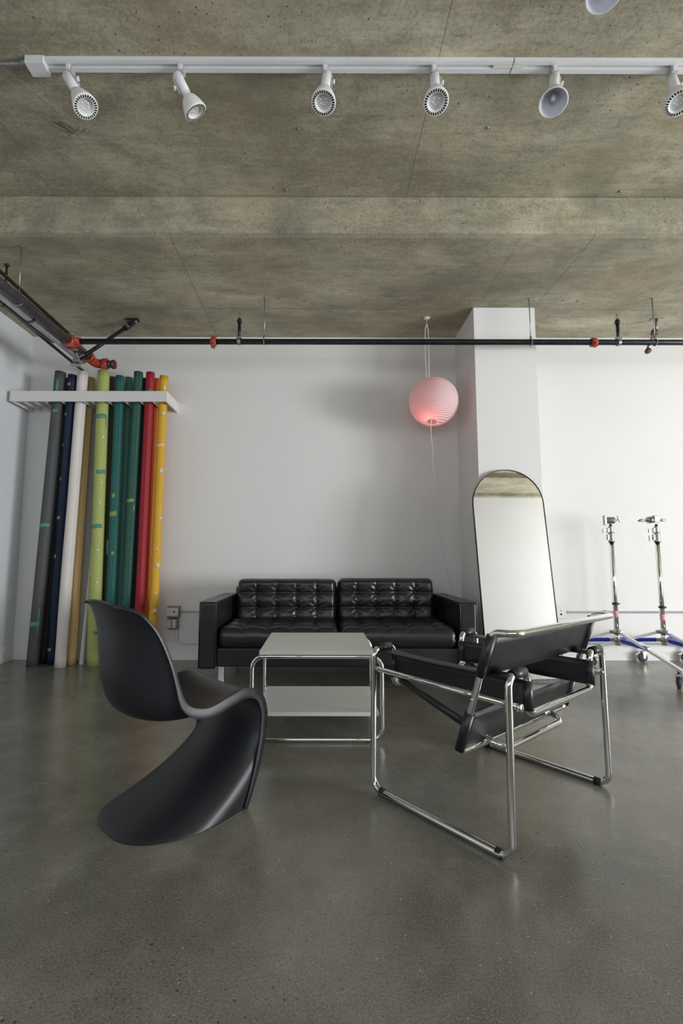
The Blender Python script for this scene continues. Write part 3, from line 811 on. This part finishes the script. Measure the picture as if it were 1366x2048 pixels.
tag(obj('hanging_cord', MB().tube(catmull(lp, 50), .0034, 8), M['cord']), 'white cord looped over the ceiling hook, carrying the lantern', 'cord')
pw = [(1.0, 4.15, 2.25), (.985, 4.165, 2.14), (.990, 4.18, 2.03), (1.008, 4.2, 1.90), (1.004, 4.22, 1.80), (1.030, 4.25, 1.66), (1.036, 4.30, 1.52), (1.058, 4.35, 1.38), (1.10, 4.40, 1.20), (1.140, 4.46, 1.03), (1.178, 4.50, .88), (1.235, 4.545, .70), (1.26, 4.55, .50), (1.27, 4.545, .2), (1.26, 4.53, .004)]
tag(obj('power_cord', MB().tube(catmull(pw, 120), .0026, 8), M['cord']), 'thin white power cord trailing from the lantern down behind the sofa', 'cord')

# ------------------------------------------------------------------ ceiling track and lamps
TY, TZ = 2.150, H2
tr = thing('light_track', 'long white lighting track running across the concrete ceiling', 'lighting track', (0.3, TY, TZ))
x0, x1 = -1.40, 4.2
prof = [(-.031, 0), (-.031, -.020), (-.022, -.021), (-.012, -.021), (-.012, -.012), (.004, -.012), (.004, -.017), (.008, -.017), (.008, -.021), (.031, -.021), (.031, 0)]
obj('rail', MB().prism(prof, lambda y, z, s_: V(x0 if s_ == 0 else x1, TY+y, TZ+z)), M['whitemetal'], tr)
obj('feed_box', MB().bounds(-1.478, -1.385, TY-.037, TY+.037, TZ-.042, TZ), M['whitemetal'], tr, bevel=.002)
obj('joiner', MB().bounds(.86, 1.02, TY-.010, TY+.004, TZ-.0215, TZ-.011), M['plate'], tr, bevel=.001)
obj('joint_gap', MB().bounds(.955, .958, TY-.0315, TY+.0315, TZ-.0216, TZ), M['slot'], tr)
cnd = []
for k in range(60): cnd.append((-1.50-.022*k, TY-.012+.0015*math.sin(k*.2), TZ-.02))
mc = MB()
mc.tube(cnd, [.0085+.0016*(k % 2) for k in range(60)], 12)
fc = tag(obj('flexible_conduit', mc, M['galv']), 'ribbed metal flexible conduit feeding the white lighting track at its left end', 'conduit')
obj('connector', MB().cyl((-1.478, TY-.012, TZ-.02), (-1.515, TY-.012, TZ-.02), .015), M['boxgrey'], fc)

def lamp(name, cx, P0, P1, label, kind='led', knob=1, ty=TY, tz=TZ):
    P0, P1 = V(*P0), V(*P1); ax = (P1-P0).normalized(); L = (P1-P0).length
    root = thing(name, label, 'track light', (cx, ty, tz-.02), 'spotlights on the white ceiling track')
    ad = obj('adapter', MB().bounds(cx-.017, cx+.017, ty-.012, ty+.024, tz-.058, tz-.019), M['greymetal'], root, bevel=.003)
    obj('lock_tab', MB().bounds(cx-.011, cx+.009, ty-.02, ty-.010, tz-.05, tz-.026), M['whitemetal'], ad, bevel=.002)
    pv = V(cx, ty+.006, tz-.068)
    side = ax.cross(V(0, 1, 0)).normalized()
    if side.x*knob < 0: side = -side
    sr_, sl_ = .0235, L*.50
    s0 = P0+ax*.0
    arm = MB()
    arm.lathe([(0, .006), (.008, .005), (.010, 0), (.010, -.012), (.008, -.018), (0, -.018)], pv, (0, 0, 1), 16)
    q1 = pv+V(0, 0, -.012); off = side*(sr_+.006)
    pts = fillet([q1, P0+off*.9-ax*.006, P0+off+ax*.075], .012, False, 4)
    for i in range(len(pts)-1): arm.beam(pts[i], pts[i+1]+(pts[i+1]-pts[i])*.15, .0035, .014, tuple(ax.cross(side)))
    obj('bracket', arm, M['whitemetal'], root)
    obj('knob', MB().lathe([(.004, -.004), (.004, .006), (.011, .006), (.011, .012), (.009, .014), (0, .014)], P0+off+ax*.05, tuple(side), 12).box(P0+off+ax*.05+side*.012, (.004, .004, .026), None), M['bulbwhite'], root)
    so = obj('socket', MB().lathe([(0, -.004), (.017, -.004), (sr_, .004), (sr_, sl_), (sr_-.003, sl_), (sr_-.004, sl_-.01)], P0, tuple(ax), 28), M['whitemetal'], root)
    sb_ = P0+ax*(sl_-.004); hb = L-sl_+.004; R = .0605
    if kind == 'led':
        prof_ = [(.0185, -.006), (.019, .012), (.021, .016), (.027, .020), (.036, .030), (.044, hb*.45), (.053, hb*.68), (.058, hb*.85), (R, hb*.94), (R, hb-.002), (R-.0025, hb), (.039, hb), (.038, hb-.004), (.036, hb-.012)]
    else:
        prof_ = [(.0185, -.006), (.019, .010), (.024, .016), (.034, .026), (.046, hb*.50), (.057, hb*.80), (.064, hb*.95), (.065, hb), (.062, hb+.001)]
    if kind == 'led':
        bu = obj('bulb', MB().lathe(prof_, sb_, tuple(ax), 40), M['bulbwhite'], root)
        fc_ = sb_+ax*hb
        u = ax.cross(V(0, 0, 1)).normalized(); v = ax.cross(u)
        vm = MB()
        for k in range(28):
            a = 2*PI*k/28; d = u*math.cos(a)+v*math.sin(a); tn = u*-math.sin(a)+v*math.cos(a)
            mt = Matrix((d, tn, ax)).transposed(); vm.box(fc_+d*.0490+ax*.0002, (.0120, .0060, .0014), mt)
        obj('vent_slots', vm, M['slot'], bu)
        ls = obj('lens', MB().lathe([(.036, -.012), (.030, -.0135), (.0, -.014)], fc_, tuple(ax), 32), M['lens'], bu)
        dm = MB()
        for k in range(6):
            a = 2*PI*(k+.3)/6; c = fc_+(u*math.cos(a)+v*math.sin(a))*.0165-ax*.0125
            dm.lathe([(.006, -.002), (.0045, .001), (0, .0022)], c, tuple(ax), 12)
        obj('diode', dm, M['plate'], ls)
    else:
        bu = obj('bulb', MB().lathe(prof_, sb_, tuple(ax), 40), M['whitemetal'], root)
        obj('reflector', MB().lathe([(.062, hb+.001), (.054, hb*.86), (.040, hb*.62), (.022, hb*.45), (.0, hb*.42)], sb_, tuple(ax), 40), M['glass'], bu)
        obj('filament_tube', MB().lathe([(.012, hb*.44), (.012, hb*.75), (.008, hb*.84), (0, hb*.86)], sb_, tuple(ax), 16), M['lens'], bu)
        obj('rim', MB().lathe([(.0655, hb-.003), (.0665, hb), (.0635, hb+.003), (.0605, hb+.001)], sb_, tuple(ax), 40), M['bulbwhite'], bu)
    return root
lamp('track_light', -1.271, (-1.288, 2.158, 3.376), (-1.171, 2.136, 3.179), 'white spotlight nearest the left end of the track, vented round face')
lamp('track_light', -.710, (-.735, 2.158, 3.386), (-.649, 2.214, 3.231), 'white spotlight tipped sideways toward the right, second along the track', knob=-1)
lamp('track_light', .016, (.024, 2.158, 3.385), (.006, 2.108, 3.175), 'white vented spotlight straight above the table, third along the track')
lamp('track_light', .561, (.567, 2.158, 3.376), (.552, 2.086, 3.158), 'white vented spotlight fourth along the track, left of the grey-lensed one')
lamp('track_light', 1.168, (1.174, 2.158, 3.380), (1.124, 2.092, 3.164), 'spotlight with smooth glass reflector bulb and no vents', kind='halogen')
lamp('track_light', 1.767, (1.764, 2.158, 3.366), (1.727, 2.08, 3.151), 'spotlight cut by the right edge of the photograph')
# second track nearer the camera, only a bulb of it reaches the frame
lamp('track_light', 1.127, (1.127, 1.655, 3.36), (1.088, 1.617, 3.128), 'smooth bulb poking in at the top edge of the photograph', kind='halogen', ty=1.65)
t2 = thing('light_track', 'second white lighting track nearer the camera, above the frame', 'lighting track', (1.1, 1.65, TZ))
obj('rail', MB().prism(prof, lambda y, z, s_: V(.4 if s_ == 0 else 2.2, 1.65+y, TZ+z)), M['whitemetal'], t2)

# ------------------------------------------------------------------ anchors left in the ceiling
def anchor(x, y, z, label, r=.007, h=.012, mat='boxgrey'):
    m = MB().lathe([(0, -h), (r*.6, -h), (r*.7, -h*.4), (r*1.5, -h*.3), (r*1.6, 0), (0, 0)], (x, y, z), (0, 0, 1), 8)
    m.beam((x, y, z-.003), (x+r*2.5, y+.004, z-.006), .003, .003)
    tag(obj('ceiling_anchor', m, M[mat]), label, 'anchor', 'metal anchors left in the concrete ceiling')
for x, y, z, lb in ((-1.41, 2.522, H2, 'left of two shiny anchors below the leftmost track spotlight'), (-1.375, 2.53, H2, 'right of two shiny anchors below the leftmost track spotlight'),
                    (-.138, 2.515, H2, 'small anchor in the ceiling left below the third spotlight'), (-.241, 2.974, H2, 'dark anchor just above the ceiling step, left of centre'),
                    (.958, 2.505, H2, 'small anchor in the ceiling between the fourth and fifth spotlights'), (2.024, 2.979, H2, 'square-headed anchor just above the ceiling step on the right'),
                    (-.367, 3.847, H1, 'small anchor just right of the central pipe hanger rod'), (-.145, 3.87, H1, 'second small anchor right of the central pipe hanger rod'),
                    (2.071, 3.86, H1, 'small anchor in the ceiling right of the column, nearer to it'), (2.204, 3.876, H1, 'small anchor in the ceiling right of the column, farther from it'),
                    (-2.036, 3.886, H1, 'small anchor in the ceiling right of the left pipe run'), (-1.334, 3.891, H1, 'small anchor above the black diagonal brace')):
    anchor(x, y, z, lb, .0065 if z > 3.3 else .006, .014)
sk = MB()
rg = random.Random(4)
for k in range(7):
    cx, cy = -1.46-.008*k, 2.51+rg.uniform(-.01, .02)
    sk.tube([(cx-.03+rg.uniform(-.03, .02), cy-.03, H2-.002), (cx+rg.uniform(-.02, .02), cy, H2-.004), (cx+.02, cy+.02+rg.uniform(0, .03), H2-.002)], .0007, 5)
tag(obj('wire_scrap', sk, M['cable']), 'tangle of thin dark wire on the ceiling by the shiny anchors', 'wire')

# ------------------------------------------------------------------ sprinkler pipe across the room
PYP, PZP, PRP = 3.83, 2.768, .0235
sp_ = thing('sprinkler_pipe', 'long black sprinkler pipe running across in front of the column', 'pipe', (1, PYP, PZP))
obj('pipe', MB().cyl((-2.06, PYP, PZP), (XR, PYP, PZP+.006), PRP, seg=24), M['blackpipe'], sp_)
def coupling(x, y, z, axis, r, parent, wd=.046, rot=0):
    a = V(*axis).normalized(); m = MB(); p = V(x, y, z)
    m.lathe([(r, -wd/2), (r+.010, -wd/2), (r+.014, -wd*.25), (r+.014, wd*.25), (r+.010, wd/2), (r, wd/2)], p, axis, 24)
    u = a.cross(V(0, 0, 1)); u = (u if u.length > .1 else a.cross(V(1, 0, 0))).normalized(); u = Matrix.Rotation(rot, 3, a) @ u
    for s_ in (-1, 1):
        m.beam(p+u*s_*(r+.008), p+u*s_*(r+.032), wd*.7, .022, tuple(a.cross(u)))
    o = obj('coupling', m, M['redpaint'], parent)
    bm_ = MB()
    for s_ in (-1, 1):
        q = p+u*s_*(r+.022); v = a.cross(u)
        bm_.cyl(q-v*.026, q+v*.026, .005, seg=8); bm_.cyl(q+v*.015, q+v*.024, .010, seg=6); bm_.cyl(q-v*.024, q-v*.015, .010, seg=6)
    obj('bolt', bm_, M['galv'], o)
    return o
coupling(-.913, PYP, PZP, (1, 0, 0), PRP, sp_, rot=1.3); coupling(2.295, PYP, PZP, (1, 0, 0), PRP, sp_, rot=.8)
for x in (-.698, 2.506):
    s1 = obj('sprinkler', MB().cyl((x, PYP, PZP+.02), (x, PYP, 2.945), .0135).lathe([(.0135, 0), (.022, .004), (.022, .016), (.017, .022), (.017, .034), (0, .034)], (x, PYP, 2.935), (0, 0, 1), 18), M['blackpipe'], sp_)
    hd = MB().cyl((x, PYP, 2.968), (x, PYP, 2.985), .009)
    for s_ in (-1, 1): hd.tube([(x+s_*.008, PYP, 2.98), (x+s_*.012, PYP, 2.998), (x, PYP, 3.018)], .0025, 6)
    hd.lathe([(0, 0), (.011, 0), (.012, .002), (0, .002)], (x, PYP, 3.02), (0, 0, 1), 12)
    obj('sprinkler_head', hd, M['brass'], s1)
    cm = MB().lathe([(PRP, -.013), (PRP+.005, -.013), (PRP+.005, .013), (PRP, .013)], (x, PYP, PZP), (1, 0, 0), 20)
    cm.box((x, PYP, PZP+.035), (.042, .036, .02))
    obj('saddle_clamp', cm, M['galv'], s1, bevel=.002)

def hanger(x, y, ztop, zp, rp, label, name='pipe_hanger', axis='x', rodmat='galv', rr=.0042):
    h = thing(name, label, 'pipe hanger', (x, y, ztop), 'threaded rods carrying the ceiling pipes')
    obj('rod', MB().cyl((x, y, ztop), (x, y, zp+rp+.02), rr, seg=8), M[rodmat], h)
    obj('ceiling_nut', MB().cyl((x, y, ztop), (x, y, ztop-.012), rr*2.2, seg=6), M[rodmat], h)
    pts = []
    for k in range(21):
        a = -PI/2+PI*.12+(2*PI-PI*.24)*k/20
        c_, s_ = math.cos(a+PI), math.sin(a+PI)
        pts.append((x if axis == 'x' else x+(rp+.004)*math.cos(2*PI*k/20), y+(rp+.004)*math.cos(2*PI*k/20) if axis == 'x' else y, zp+(rp+.004)*math.sin(2*PI*k/20)))
    cm = MB()
    for i in range(20): cm.beam(pts[i], V(*pts[i+1])+(V(*pts[i+1])-V(*pts[i]))*.1, .016, .003, (1, 0, 0) if axis == 'y' else (0, 1, 0)) if False else cm.tube([pts[i], pts[i+1]], .0042, 6)
    cm.cyl((x, y, zp+rp), (x, y, zp+rp+.028), rr*2.3, seg=8)
    obj('clamp_ring', cm, M['galv'], h)
    return h
hanger(-.487, PYP, H1, PZP, PRP, 'thin rod and ring hanging the pipe left of centre')
hanger(1.765, PYP, H1, PZP, PRP, 'thin rod and ring hanging the pipe in front of the column')
hanger(2.815, PYP, H1, PZP+.003, PRP, 'thin rod and ring hanging the pipe near the right edge')
# stub with rusty cone behind the right hanger
rs = thing('pipe_bracket', 'rusty brown sway bracket behind the pipe at the far right', 'bracket', (2.95, 4.0, 2.95))
obj('brace_arm', MB().cyl((2.765, 3.85, 2.735), (3.05, 4.13, 3.04), .010), M['galv'], rs)
obj('cone', MB().lathe([(.012, 0), (.03, .01), (.026, .05), (.014, .07), (0, .07)], (2.99, 4.07, 2.955), (.3, .3, 1), 20), M['rust'], rs)
obj('cone', MB().lathe([(.010, 0), (.024, .01), (.020, .04), (0, .05)], (2.79, 3.875, 2.725), (-.5, -.3, -.4), 20), M['rust'], rs)
obj('ceiling_plate', MB().cyl((3.05, 4.13, 3.035), (3.10, 4.18, H1), .012).box((3.10, 4.18, H1-.004), (.10, .06, .008)), M['galv'], rs)

# ------------------------------------------------------------------ pipes along the left wall
BX, BZ0, BZ1, BR = -2.12, 2.715, 2.765, .037
bpz = lambda y: 2.752+.0159*(y-3.014)
mp = thing('main_pipe', 'thick grey-black pipe running toward the back wall at the upper left', 'pipe', (BX, 3, 2.72))
obj('pipe', MB().cyl((BX, YB+.01, bpz(YB)), (BX, 4.16, bpz(4.16)), BR, seg=28), M['greypipe'], mp)
tee = obj('tee_fitting', MB().lathe([(BR, -.05), (BR+.012, -.05), (BR+.016, -.03), (BR+.016, .03), (BR+.012, .05), (BR, .05)], (BX, PYP, bpz(PYP)), (0, 1, 0), 26).cyl((BX+.02, PYP, PZP), (BX+.085, PYP, PZP), .034), M['redpaint'], mp)
tb_ = MB()
for dy in (-.042, .042):
    for dz in (-.05, .05): tb_.cyl((BX-.018, PYP+dy, bpz(PYP)+dz), (BX+.045, PYP+dy, bpz(PYP)+dz), .006, seg=8)
tb_.cyl((BX+.06, PYP-.05, PZP+.0), (BX+.06, PYP+.05, PZP), .006, seg=8)
obj('bolt', tb_, M['galv'], tee)
coupling(BX, 4.15, bpz(4.15), (0, 1, 0), BR, mp, .05, rot=.7)
elb = [(BX, 4.15+.0, BZ1), (BX, 4.26, BZ1), (BX+.03, 4.29, BZ1), (BX+.10, 4.29, BZ1)]
obj('elbow', MB().tube(fillet(elb, .05, False, 6), BR+.004, 20), M['redpaint'], mp)
coupling(BX+.085, 4.29, BZ1, (1, 0, 0), BR, mp, .05, rot=.9)
obj('stub', MB().cyl((BX+.09, 4.29, BZ1), (BX+.165, 4.285, BZ1-.006), BR-.004), M['greypipe'], mp)
obj('end_cap', MB().lathe([(BR-.004, -.01), (BR+.004, -.01), (BR+.006, .0), (BR+.004, .012), (BR-.008, .016), (BR-.010, .010), (0, .010)], (BX+.165, 4.285, BZ1-.006), (1, -.05, -.08), 24), simple('dark red paint', (.10, .015, .02), .4), mp)
hanger(BX-.01, 3.157, H1, bpz(3.157), BR, 'pale rod with wide white ring around the thick left pipe', axis='y', rr=.0048)
hanger(-2.385, 3.383, H1, 2.8366, .0135, 'dark brown rod at the far left edge above the pipes', axis='y', rodmat='brownpipe', rr=.008)
sv = thing('silver_pipe', 'pale silver insulated pipe below the thick dark pipe at upper left', 'pipe', (-2.2, 3, 2.74))
obj('pipe', MB().cyl((-2.2, YB+.01, 2.741), (-2.2, 4.20, 2.759), .035, seg=24), M['silverpipe'], sv)
for y in (3.40, 3.415, 3.02): obj('tie', MB().lathe([(.035, -.004), (.0375, -.004), (.0375, .004), (.035, .004)], (-2.2, y, 2.741+.0032*(y+1.44)), (0, 1, .017), 24), M['cable'], sv)
tag(obj('brown_pipe', MB().cyl((-2.385, YB+.01, 2.946), (-2.385, YW-.002, 2.81), .0135, seg=16), M['brownpipe']), 'thin dark brown pipe, lowest of the left pipe run', 'pipe')
tag(obj('brown_pipe', MB().cyl((-2.135, YB+.01, 2.90), (-2.135, 4.02, 2.832), .0125, seg=16), M['brownpipe']), 'thin dark brown pipe, highest of the left pipe run', 'pipe')
tag(obj('brown_pipe', MB().cyl((-2.170, YB+.01, 2.89), (-2.170, 4.02, 2.818), .008, seg=12), M['rust']), 'slim rusty pipe tucked between the highest brown pipe and the thick one', 'pipe')
cb_ = thing('cable_bundle', 'grey-green cable bundle tied along the left pipe run', 'cable', (-2.26, 3.2, 2.74))
for dx, dz, m_, r in ((0, 0, 'cablegrey', .014), (.016, -.008, 'cablegrey', .009), (-.012, .010, 'cable', .006)):
    pts = [(-2.290+dx*.7, -1+.2*k, 2.765+dz+.004*math.sin(k*1.3+dx*50)) for k in range(24)]
    pts += [(-2.288+dx*.7, 3.75, 2.772+dz), (-2.285+dx*.7, 3.86, 2.782+dz)]
    obj('cable', MB().tube(catmull(pts, 90), r, 8), M[m_], cb_)
for y in (3.05, 3.22): obj('tie', MB().lathe([(.022, -.003), (.024, -.003), (.024, .003), (.022, .003)], (-2.290, y, 2.764), (0, 1, 0), 16), M['cable'], cb_)
db = thing('sway_brace', 'black diagonal brace rising from the left pipes to the ceiling', 'brace', (-2.0, 3.9, 2.7))
q0, q1 = V(-2.10, 3.95, 2.665), V(-1.80, 4.20, 3.09)
obj('bar', MB().cyl(q0, q1, .017, seg=16), M['blackpipe'], db)
brk = MB().cyl(q1-(q1-q0).normalized()*.04, q1+(q1-q0).normalized()*.035, .026, seg=16)
brk.box((-1.765, 4.215, H1-.006), (.12, .06, .012)); brk.beam(q1, (-1.755, 4.225, H1-.01), .036, .05)
obj('ceiling_bracket', brk, M['blackpipe'], db)
obj('bolt', MB().cyl((-1.735, 4.215, H1-.03), (-1.735, 4.215, H1-.005), .011, seg=6).cyl(q1+V(0, -.03, 0), q1+V(0, -.022, 0), .012, seg=12), M['galv'], db)
lk = MB().box((-2.115, 3.94, 2.655), (.05, .045, .05)); lk.cyl((-2.15, 3.93, 2.64), (-2.05, 3.93, 2.70), .008, seg=8); lk.cyl((-2.10, 3.90, 2.70), (-2.10, 3.98, 2.60), .007, seg=8)
lk.cyl((-2.17, 3.95, 2.62), (-2.09, 3.95, 2.61), .016, seg=12)
obj('pipe_clamp', lk, M['galv'], db, bevel=.004)

# ------------------------------------------------------------------ outlets and surface conduits
ob = thing('outlet_box', 'grey metal outlet boxes stacked on the wall left of the sofa', 'outlet', (-1.39, YW, .4))
obj('switch_box', MB().bounds(-1.447, -1.335, YW-.055, YW, .395, .50), M['boxgrey'], ob, bevel=.004)
pl = obj('cover_plate', MB().bounds(-1.455, -1.343, YW-.062, YW-.054, .412, .486), M['plate'], ob, bevel=.002)
obj('hole', MB().bounds(-1.385, -1.370, YW-.0632, YW-.06, .443, .458).cyl((-1.416, YW-.0632, .450), (-1.416, YW-.06, .450), .004, seg=10), M['slot'], pl)
b2 = obj('receptacle_box', MB().bounds(-1.442, -1.345, YW-.058, YW, .29, .388), M['boxgrey'], ob, bevel=.006)
for x in (-1.424, -1.378):
    rc = obj('receptacle', MB().bounds(x-.014, x+.016, YW-.063, YW-.055, .303, .375), M['plate'], b2, bevel=.002)
for x in (-1.423, -1.377):
    sm_ = MB()
    for z in (.322, .356):
        for dx in (-.006, .005): sm_.bounds(x+dx-.001, x+dx+.001, YW-.0638, YW-.062, z, z+.009)
        sm_.cyl((x, YW-.0638, z-.006), (x, YW-.062, z-.006), .003, seg=10)
    obj('slot', sm_, M['slot'], b2)
def conduit(name, pts, label, r=.0095, clips=()):
    c_ = thing(name, label, 'conduit', pts[0])
    obj('tube', MB().tube(fillet(pts, .10, False, 8), r, 12), M['silverpipe'], c_)
    for x, z in clips: obj('clip', MB().box((x, YW-.012, z), (.012, .026, .034)), M['silverpipe'], c_, bevel=.003)
conduit('wall_conduit', [(-1.337, YW-.025, .452), (1.32, YW-.025, .452)], 'upper straight metal conduit along the wall behind the sofa', clips=((-.9, .452), (.9, .452)))
conduit('wall_conduit', [(-1.36, YW-.025, .29), (-1.36, YW-.025, .158), (1.32, YW-.025, .158)], 'curved metal conduit dropping from the outlet boxes beside the sofa', clips=((-.9, .158),))
conduit('wall_conduit', [(2.30, YW-.025, .450), (XR, YW-.025, .450)], 'upper metal conduit on the wall behind the light stands', clips=((2.70, .45), (3.9, .45)))
conduit('wall_conduit', [(1.92, YW-.025, .158), (XR, YW-.025, .158)], 'lower metal conduit above the baseboard behind the light stands', clips=((2.38, .158), (3.6, .158)))
op_ = thing('outlet_box', 'white outlet plate on the wall right of the mirror', 'outlet', (2.25, YW, .45))
obj('box', MB().bounds(2.212, 2.292, YW-.045, YW, .398, .498), M['galv'], op_, bevel=.004)
pl = obj('cover_plate', MB().bounds(2.205, 2.300, YW-.053, YW-.044, .392, .504), M['plate'], op_, bevel=.004)
obj('hole', MB().bounds(2.243, 2.259, YW-.0545, YW-.052, .424, .440).cyl((2.25, YW-.0545, .466), (2.25, YW-.052, .466), .004, seg=10), M['slot'], pl)

# ------------------------------------------------------------------ rolling light stands
def caster(parent, p, ang):
    """p = stem top; ang = heading of the wheel trail"""
    x, y, z = p; tx, ty = math.cos(ang)*.022, math.sin(ang)*.022
    cs = obj('caster', MB().cyl((x, y, z), (x, y, z-.03), .011).lathe([(.02, 0), (.02, -.006), (0, -.006)], (x, y, z-.026), (0, 0, 1), 16), M['galv'], parent)
    wz = .043; a = V(-math.sin(ang), math.cos(ang), 0); c = V(x+tx, y+ty, wz); h = V(math.cos(ang), math.sin(ang), 0)
    fk = MB()
    for s_ in (-1, 1): fk.prism([(-.022, .052), (.018, .052), (.012, -.008), (-.004, -.012)], lambda u, v, sd, s_=s_: c+h*(u-.01)+V(0, 0, v)+a*(s_*.017+(.0015 if sd else -.0015)))
    fk.box((x, y, wz+.052), (.05, .042, .006), Matrix.Rotation(ang, 3, 'Z')); fk.box(c+h*.052+V(0, 0, .036), (.05, .022, .005), Matrix.Rotation(ang, 3, 'Z') @ Matrix.Rotation(.25, 3, 'Y'))
    fk.cyl(c-a*.02, c+a*.02, .005, seg=8)
    obj('fork', fk, M['galv'], parent)
    obj('wheel', MB().lathe([(.012, -.013), (.030, -.013), (.031, -.010), (.041, -.010), (.043, -.006), (.043, .006), (.041, .010), (.031, .010), (.030, .013), (.012, .013)], c, tuple(a), 28), M['wheel'], parent)
def stand(cx, cy, label, angs, head, top=1.20):
    sd = thing('light_stand', label, 'light stand', (cx, cy, 0), 'chrome rolling light stands')
    P = lambda r, a, z: (cx+r*math.cos(a), cy+r*math.sin(a), z)
    for a in angs:
        lg = obj('leg', MB().beam(P(.035, a, .325), P(.62, a, .13), .026, .020), M['silverpipe'], sd)
        obj('brace', MB().beam(P(.06, a, .258), P(.31, a, .240), .024, .030), M['blue'], sd)
        obj('brace_link', MB().beam(P(.03, a, .255), P(.08, a, .256), .014, .020), M['galv'], lg)
        obj('brace_link', MB().beam(P(.295, a, .24), P(.325, a, .238), .03, .026), M['galv'], lg)
        caster(lg, P(.575, a, .14), a+PI*.8)
    hb = MB().lathe([(.021, 0), (.034, 0), (.034, .03), (.021, .03)], (cx, cy, .31), (0, 0, 1), 24).lathe([(.021, 0), (.033, 0), (.033, .028), (.021, .028)], (cx, cy, .245), (0, 0, 1), 24)
    for a in angs:
        for z in (.325, .258): hb.box(P(.04, a, z), (.03, .03, .026), Matrix.Rotation(a, 3, 'Z'))
    obj('leg_collar', hb, M['galv'], sd)
    obj('base_tube', MB().cyl((cx, cy, .215), (cx, cy, .34), .0215, seg=24), M['chrome'], sd)
    obj('column', MB().cyl((cx, cy, .33), (cx, cy, top-.07), .0195, seg=24), M['chrome'], sd)
    for z in (.565+head*.0-.03*head,): obj('stop_ring', MB().cyl((cx, cy, z-.008), (cx, cy, z+.008), .0245, seg=24).box((cx+.022, cy-.01, z), (.014, .012, .014)), M['rubber'], sd)
    obj('label_band', MB().lathe([(.0198, 0), (.0202, .001), (.0202, .05), (.0198, .051)], (cx, cy, .455-.03*head), (0, 0, 1), 24), M['pinktape'], sd)
    u1 = MB().cyl((cx, cy, top-.10), (cx, cy, top-.02), .0235, seg=24).cyl((cx, cy, top-.02), (cx, cy, top+.035), .019, seg=24)
    u1.box((cx-.022, cy, top-.06), (.03, .022, .05)).box((cx-.020, cy, top+.0), (.028, .02, .042))
    o1 = obj('riser_collar', u1, M['galv'], sd, bevel=.002)
    for z in (top-.10, top-.02): obj('seal_ring', MB().cyl((cx, cy, z-.003), (cx, cy, z+.003), .0255, seg=24), M['rubber'], o1)
    kx = -.05
    k1 = MB().cyl((cx-.03, cy, top+.0), (cx-.058, cy-.004, top-.004), .006, seg=10).box((cx-.066, cy-.004, top-.004), (.016, .014, .034))
    if head: k1.cyl((cx-.03, cy, top-.07), (cx-.055, cy, top-.07), .006, seg=10).box((cx-.062, cy, top-.07), (.016, .014, .05))
    obj('tightening_knob', k1, M['galv'], sd, bevel=.003)
    obj('top_pin', MB().cyl((cx, cy, top+.035), (cx, cy, top+.055), .011, seg=16), M['rubber'], sd)
    gh = thing('grip_head', 'steel grip head clamped on the '+('right' if head else 'left')+' light stand', 'grip head', (cx, cy, top+.05))
    z = top+.088
    if not head:
        g = MB().lathe([(0, -.035), (.026, -.035), (.030, -.030), (.030, .026), (.024, .032), (0, .032)], (cx+.004, cy-.0, z), (.9, -.44, 0), 28)
        obj('clamp_body', g, M['galv'], gh)
        obj('jaw', MB().box((cx-.048, cy+.0, z+.0), (.022, .03, .085)).cyl((cx-.05, cy, z), (cx-.01, cy, z), .009, seg=12), M['galv'], gh, bevel=.004)
        obj('disc_face', MB().lathe([(0, 0), (.020, 0), (.021, .003), (0, .004)], (cx+.022, cy-.022, z), (.5, -.86, 0), 20), M['boxgrey'], gh)
        obj('wing_knob', MB().cyl((cx+.03, cy, z), (cx+.066, cy, z+.004), .007, seg=12).box((cx+.076, cy, z+.012), (.014, .012, .06), Matrix.Rotation(-.35, 3, 'Y')), M['galv'], gh, bevel=.003)
    else:
        obj('clamp_body', MB().box((cx-.004, cy, z+.012), (.044, .045, .062)), M['galv'], gh, bevel=.005)
        obj('jaw', MB().cyl((cx-.075, cy, z+.004), (cx-.026, cy, z+.004), .027, seg=24).cyl((cx-.056, cy, z+.004), (cx-.051, cy, z+.004), .030, seg=24), M['galv'], gh)
        obj('hole', MB().cyl((cx-.062, cy-.0285, z+.012), (cx-.062, cy-.024, z+.012), .006, seg=10).cyl((cx-.062, cy-.0285, z-.008), (cx-.062, cy-.024, z-.008), .006, seg=10), M['slot'], gh)
        obj('handle', MB().tube([(cx-.075, cy, z), (cx-.10, cy-.003, z-.002), (cx-.12, cy-.006, z+.002), (cx-.145, cy-.01, z), (cx-.165, cy-.012, z-.006)], [.006, .008, .013, .012, .006], 12), M['galv'], gh)
        obj('wing_knob', MB().cyl((cx+.018, cy, z), (cx+.05, cy, z), .006, seg=12).box((cx+.066, cy, z+.002), (.034, .016, .026)), M['boxgrey'], gh, bevel=.003)
aa = [math.radians(x) for x in (-81, 37, 159)]
stand(2.543, 4.15, 'left of two chrome rolling light stands, pole just right of the armchair back', aa, 0)
stand(2.945, 4.15, 'right one of two chrome rolling light stands, by the photo edge', aa, 1)
